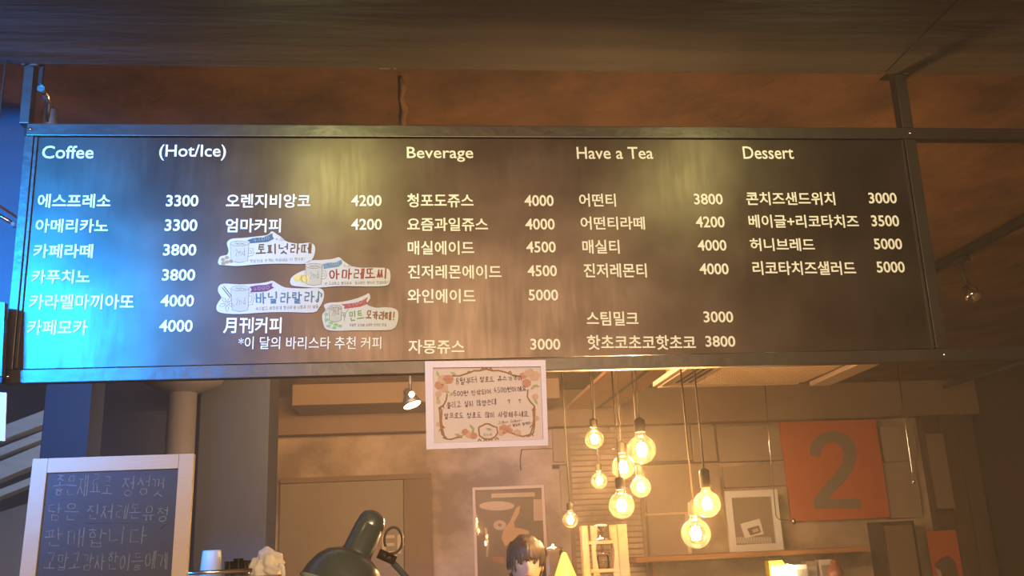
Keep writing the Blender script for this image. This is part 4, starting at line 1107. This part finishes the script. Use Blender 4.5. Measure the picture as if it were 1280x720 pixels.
# dark cabinet, red poster, pale glass strip on the brown wall
x0, x1, z0, z1 = rect(1107, 651, 1150, 735, YB - .3)
db = thing('dark_cabinet', ((x0 + x1) / 2, YB - .14, 0), 'dark framed cabinet right below the orange sign', 'cabinet')
w = (x1 - x0) / 2
MB().box(-w, w, -.14, .139, 0, z1, .004).build('body', M['darkwall'], db)
MB().box(-w + .03, w - .03, -.152, -.141, .2, z1 - .04, .003).build('door', M['band'], db)
MB().box(w - .07, w - .06, -.165, -.153, 1.0, 1.12).build('handle', M['chrome'], db)
x0, x1, z0, z1 = rect(1160, 540, 1187, 638, YB - .12)
gs = thing('tall_plaque', ((x0 + x1) / 2, YB - .112, z0), 'tall narrow tan panel on the brown wood wall at the right', 'panel')
w = (x1 - x0) / 2
MB().box(-w, w, -.03, 0, 0, z1 - z0, .004).build('backing', M['brownwall'], gs)
MB().box(-w + .02, w - .02, -.036, -.0305, .02, z1 - z0 - .02, .003).build('face', M['band'], gs)
x0, x1, z0, z1 = rect(1163, 663, 1201, 735, YB - .12)
rp = thing('red_poster', ((x0 + x1) / 2, YB - .112, z0), 'orange-red poster with a dark shape on the brown wall at the lower right', 'poster')
w = (x1 - x0) / 2; h = z1 - z0
MB().box(-w, w, -.006, 0, 0, h).build('sheet', M['orange'], rp)
MB().poly([(-w * .7, 0), (-w * .75, h * .42), (-w * .3, h * .52), (w * .2, h * .56), (w * .6, h * .44), (w * .75, 0)], -.010, -.0065).build('dark_print', M['posterdark'], rp)
MB().poly([(-w * .7, h * .1), (-w * .75, h * .36), (-w * .45, h * .30), (-w * .4, h * .05)], -.013, -.0105).build('pale_print', M['posterpale'], rp)

# ------------------------------------------------------------------ work counter, drip tower, cone lamp, bowl
wc = thing('work_counter', (.95, 5.1, 0), 'wooden work counter behind the black-haired person', 'counter')
MB().box(-1.0, 1.3, -.45, .3, .94, .98, .004).build('countertop', M['wood'], wc)
MB().box(-.98, 1.28, -.28, .28, 0, .938).build('cabinet', M['brownwall'], wc)
YT = 5.0; zc2 = .9806
t0, t1 = at(723, 660, YT), at(779, 660, YT); tzp = at(750, 657, YT).z
dt = thing('drip_tower', ((t0.x + t1.x) / 2, YT, zc2), 'pale wooden cold-drip coffee stand with glassware below the middle bulbs', 'coffee stand')
w = (t1.x - t0.x) / 2; h = tzp - zc2
def leg(px_t0, px_t1, y):
    MB().box(px_t0, px_t1, y - .018, y + .018, 0, h, .003).build('post', M['wood'], dt)
leg(-w, -w + .035, -.07); leg(w - .05, w, -.07); leg(-w + .02, -w + .06, .07); leg(w - .06, w - .02, .07)
# curved inner braces
for s in (-1, 1):
    MB().poly([(s * (w - .052), h - .001), (s * (w - .085), h - .001), (s * (w - .085), h - .06), (s * (w - .070), h - .13), (s * (w - .085), h - .25), (s * (w - .052), h - .30)][::s], -.075, -.045).build('side_panel', M['wood'], dt)
zs1 = at(750, 678, YT).z - zc2; zs2 = at(750, 713, YT).z - zc2
for z in (zs1, zs2, .12): MB().box(-w + .036, w - .051, -.08, .08, z - .008, z + .008, .002).build('shelf', M['wood'], dt)
gx = 0.0
MB().lathe([(.035, zs1 - .06 + .14), (.030, zs1 + .075), (.014, zs1 + .06), (.010, zs1 + .03), (.050, zs1 + .02), (.055, zs1 + .009)], c=(gx, 0, 0), n=24, cap=False).build('upper_flask', M['glass'], dt)
MB().lathe([(.0, zs1 + .095), (.020, zs1 + .093), (.034, zs1 + .090), (.034, zs1 + .082), (.012, zs1 + .078)], c=(gx, 0, 0), n=24).build('stopper', M['white'], dt)
MB().lathe([(.006, zs1 - .008), (.006, zs1 - .05), (.022, zs1 - .055), (.034, zs1 - .075), (.034, zs1 - .13), (.010, zs1 - .15), (.006, zs2 + .009)], c=(gx, 0, 0), n=20, cap=False).build('drip_tube', M['glass'], dt)
MB().tube([(gx - .03, -.02, zs1 - .052), (gx + .035, -.02, zs1 - .060)], .007, 8).build('valve', M['chrome'], dt)
MB().lathe([(0, .13), (.06, .13), (.075, .20), (.06, .30), (.03, .36), (.03, .40)], c=(gx, 0, 0), n=24, cap=False).build('carafe', M['glass'], dt)
# cone lamp
tc_ = at(705, 690, YT); 
cl_ = thing('cone_lamp', (tc_.x * 4.78 / 5, YT - .22, zc2), 'glowing yellow cone-shaped paper lamp beside the person\'s head', 'lamp')
hc_ = tc_.z - zc2
MB().lathe([(.006, hc_), (.012, hc_ - .003), (.105, hc_ - .24), (.103, hc_ - .24), (.010, hc_ - .006)], n=32, cap=False).build('lamp_shade', M['conelamp'], cl_)
MB().tube([(0, 0, .02), (0, 0, hc_ - .05)], .006, 8).build('pole', M['steel2'], cl_)
MB().lathe([(.07, 0), (.07, .012), (.01, .02)], n=24).build('base', M['steel2'], cl_)
MB().ball((0, 0, hc_ - .12), .022, 12).build('lamp_bulb', M['lamprim'], cl_)
# glass bowl on a jar shelf
bb = at(692, 697, 5.2)
bw_ = thing('glass_canister', (bb.x, 5.2, zc2), 'clear glass canister between the person and the cone lamp', 'canister')
hb = bb.z - zc2 + .04
MB().lathe([(0, .003), (.06, .003), (.068, .02), (.068, hb - .05), (.05, hb - .02), (.05, hb)], n=28, cap=False).build('vessel', M['glass'], bw_)
MB().lathe([(.055, hb), (.055, hb + .012), (.012, hb + .02), (.012, hb + .0305), (0, hb + .031)], n=24).build('lid', M['chrome'], bw_)

# ------------------------------------------------------------------ person
YH = 4.25
ht = at(655, 670, YH)
per = thing('person', (ht.x, YH, 0), 'person with short black fringe, only forehead and hair showing at the bottom', 'person')
Zt = ht.z
def body():
    z = Zt - .235
    V = {'pel': (0, 0, .90, .13), 'wai': (0, 0, 1.05, .115), 'che': (0, .0, z - .17, .135), 'nek0': (0, 0, z - .045, .06), 'nek': (0, -.01, z + .02, .048), 'hd': (0, -.02, z + .06, .05)}
    E = [('pel', 'wai'), ('wai', 'che'), ('che', 'nek0'), ('nek0', 'nek'), ('nek', 'hd')]
    for s, n_ in ((-1, 'l'), (1, 'r')):
        V['sh' + n_] = (s * .155, 0, z - .09, .055); V['el' + n_] = (s * .20, -.02, z - .36, .038); V['wr' + n_] = (s * .16, -.22, z - .42, .026); V['ha' + n_] = (s * .15, -.29, z - .43, .022)
        V['hi' + n_] = (s * .09, 0, .82, .085); V['kn' + n_] = (s * .10, -.02, .46, .056); V['an' + n_] = (s * .10, .01, .09, .038); V['to' + n_] = (s * .11, -.14, .035, .032)
        E += [('che', 'sh' + n_), ('sh' + n_, 'el' + n_), ('el' + n_, 'wr' + n_), ('wr' + n_, 'ha' + n_), ('pel', 'hi' + n_), ('hi' + n_, 'kn' + n_), ('kn' + n_, 'an' + n_), ('an' + n_, 'to' + n_)]
        for k in range(5):
            fx = s * .15 + (k - 2) * .014
            V['f%s%d' % (n_, k)] = (fx, -.33 if k else -.31, z - .435, .009); V['g%s%d' % (n_, k)] = (fx, -.36 if k else -.325, z - .455, .008)
            E += [('ha' + n_, 'f%s%d' % (n_, k)), ('f%s%d' % (n_, k), 'g%s%d' % (n_, k))]
    return V, E
V, Ed = body(); ks = list(V)
me = bpy.data.meshes.new('body'); me.from_pydata([V[k][:3] for k in ks], [(ks.index(a), ks.index(b)) for a, b in Ed], [])
bo = linkobj('body', me, per)
bo.modifiers.new('s', 'SKIN'); bo.modifiers.new('u', 'SUBSURF').levels = 1
sv = me.skin_vertices[0].data if me.skin_vertices else None
if sv is None:
    bpy.context.view_layer.objects.active = bo
for i, k in enumerate(ks):
    me.skin_vertices[0].data[i].radius = (V[k][3], V[k][3]); me.skin_vertices[0].data[i].use_root = (k == 'pel')
bpy.context.view_layer.update()
nm = bpy.data.meshes.new_from_object(bo.evaluated_get(bpy.context.evaluated_depsgraph_get()))
bo.modifiers.clear(); 
# head: shaped ball joined to the body mesh
b = bmesh.new(); b.from_mesh(nm)
t = bmesh.new(); bmesh.ops.create_icosphere(t, subdivisions=4, radius=1)
zc3 = Zt - .115
for v in t.verts:
    n = v.co.copy(); x, y, z = n
    X = x * .073 * (1 - .22 * max(0, -z)); Y_ = y * .092; Z_ = z * .112
    if y < -.5: 
        Y_ -= .018 * math.exp(-((x / .16) ** 2) - ((z + .12) / .22) ** 2)        # nose
        Y_ += .007 * math.exp(-(((abs(x) - .38) / .17) ** 2) - ((z - .02) / .12) ** 2)  # eye sockets
        Y_ -= .004 * math.exp(-((x / .3) ** 2) - ((z + .48) / .07) ** 2)         # lips
    v.co = (X, Y_ - .02, Z_ + zc3)
for s in (-1, 1):
    tt = bmesh.new(); bmesh.ops.create_uvsphere(tt, u_segments=10, v_segments=8, radius=1)
    for v in tt.verts: v.co = Vector((s * .072 + v.co.x * .010, -.012 + v.co.y * .018, zc3 - .012 + v.co.z * .03))
    mm = bpy.data.meshes.new('e'); tt.to_mesh(mm); tt.free(); t.from_mesh(mm)
mm = bpy.data.meshes.new('h'); t.to_mesh(mm); t.free(); b.from_mesh(mm)
for f in b.faces: f.smooth = True
me2 = bpy.data.meshes.new('body'); b.to_mesh(me2); b.free(); me2.materials.append(M['skin']); bo.data = me2
# eyes, brows, mouth
ey = MB()
for s in (-1, 1): ey.ball((s * .028, -.096, zc3 + .002), .0095, 12)
lab(ey.build('eyes', M['black'], per), 'dark eyes')
MB().tube([(-.02, -.108, zc3 - .054), (0, -.112, zc3 - .053), (.02, -.108, zc3 - .054)], .004, 8).build('mouth', M['posterred'], per)
# hair cap with a fringe of strands
hb_ = MB(); t = bmesh.new(); bmesh.ops.create_icosphere(t, subdivisions=4, radius=1)
dele = []
for v in t.verts:
    x, y, z = v.co
    k = 1 + .03 * math.sin(18 * math.atan2(y, x)) * (1 - abs(z)) + .02 * math.sin(9 * x + 4 * z)
    low = -.15 + (.45 if y < -.35 else 0) 
    if y > .2: low = -.55
    if z < low - .12: dele.append(v)
    v.co = (x * .086 * k, y * .104 * k - .018, z * .118 * k + zc3 + .006)
bmesh.ops.delete(t, geom=dele, context='VERTS')
for f in t.faces: f.smooth = True
hb_._merge(t)
rnd = random.Random(3)
for k in range(46):
    a = -PI / 2 + (k / 45 - .5) * 2.5 + rnd.uniform(-.03, .03)
    L_ = rnd.uniform(.035, .062) if abs(a + PI / 2) < .75 else rnd.uniform(.07, .10)
    x, y = math.cos(a), math.sin(a)
    z0_ = zc3 + .075; 
    hb_.tube([(x * .062, y * .078 - .018, z0_ + .015), (x * .080, y * .099 - .018, z0_ - .02), (x * .081 + rnd.uniform(-.006, .006), y * .102 - .018, z0_ - .02 - L_ * .6), (x * .079 + rnd.uniform(-.008, .008), y * .100 - .018, z0_ - .015 - L_)], [.010, .010, .007, .001], 6)
hb_.build('hair', M['hair'], per)
# shirt and trousers as shells round the body
sh_ = bmesh.new(); sh_.from_mesh(me2)
bmesh.ops.delete(sh_, geom=[v for v in sh_.verts if v.co.z > Zt - .255 or v.co.z < .93 or v.co.y < -.19], context='VERTS')
for v in sh_.verts: v.co += v.normal * .008
mb = MB(); mb.b.free(); mb.b = sh_; mb.build('shirt', M['shirt'], per)
tr_ = bmesh.new(); tr_.from_mesh(me2)
bmesh.ops.delete(tr_, geom=[v for v in tr_.verts if v.co.z > .95 or v.co.z < .09 or (abs(v.co.y) > .13) or (v.co.z > .6 and abs(v.co.x) > .22)], context='VERTS')
for v in tr_.verts: v.co += v.normal * .006
mb = MB(); mb.b.free(); mb.b = tr_; mb.build('trousers', M['trouser'], per)
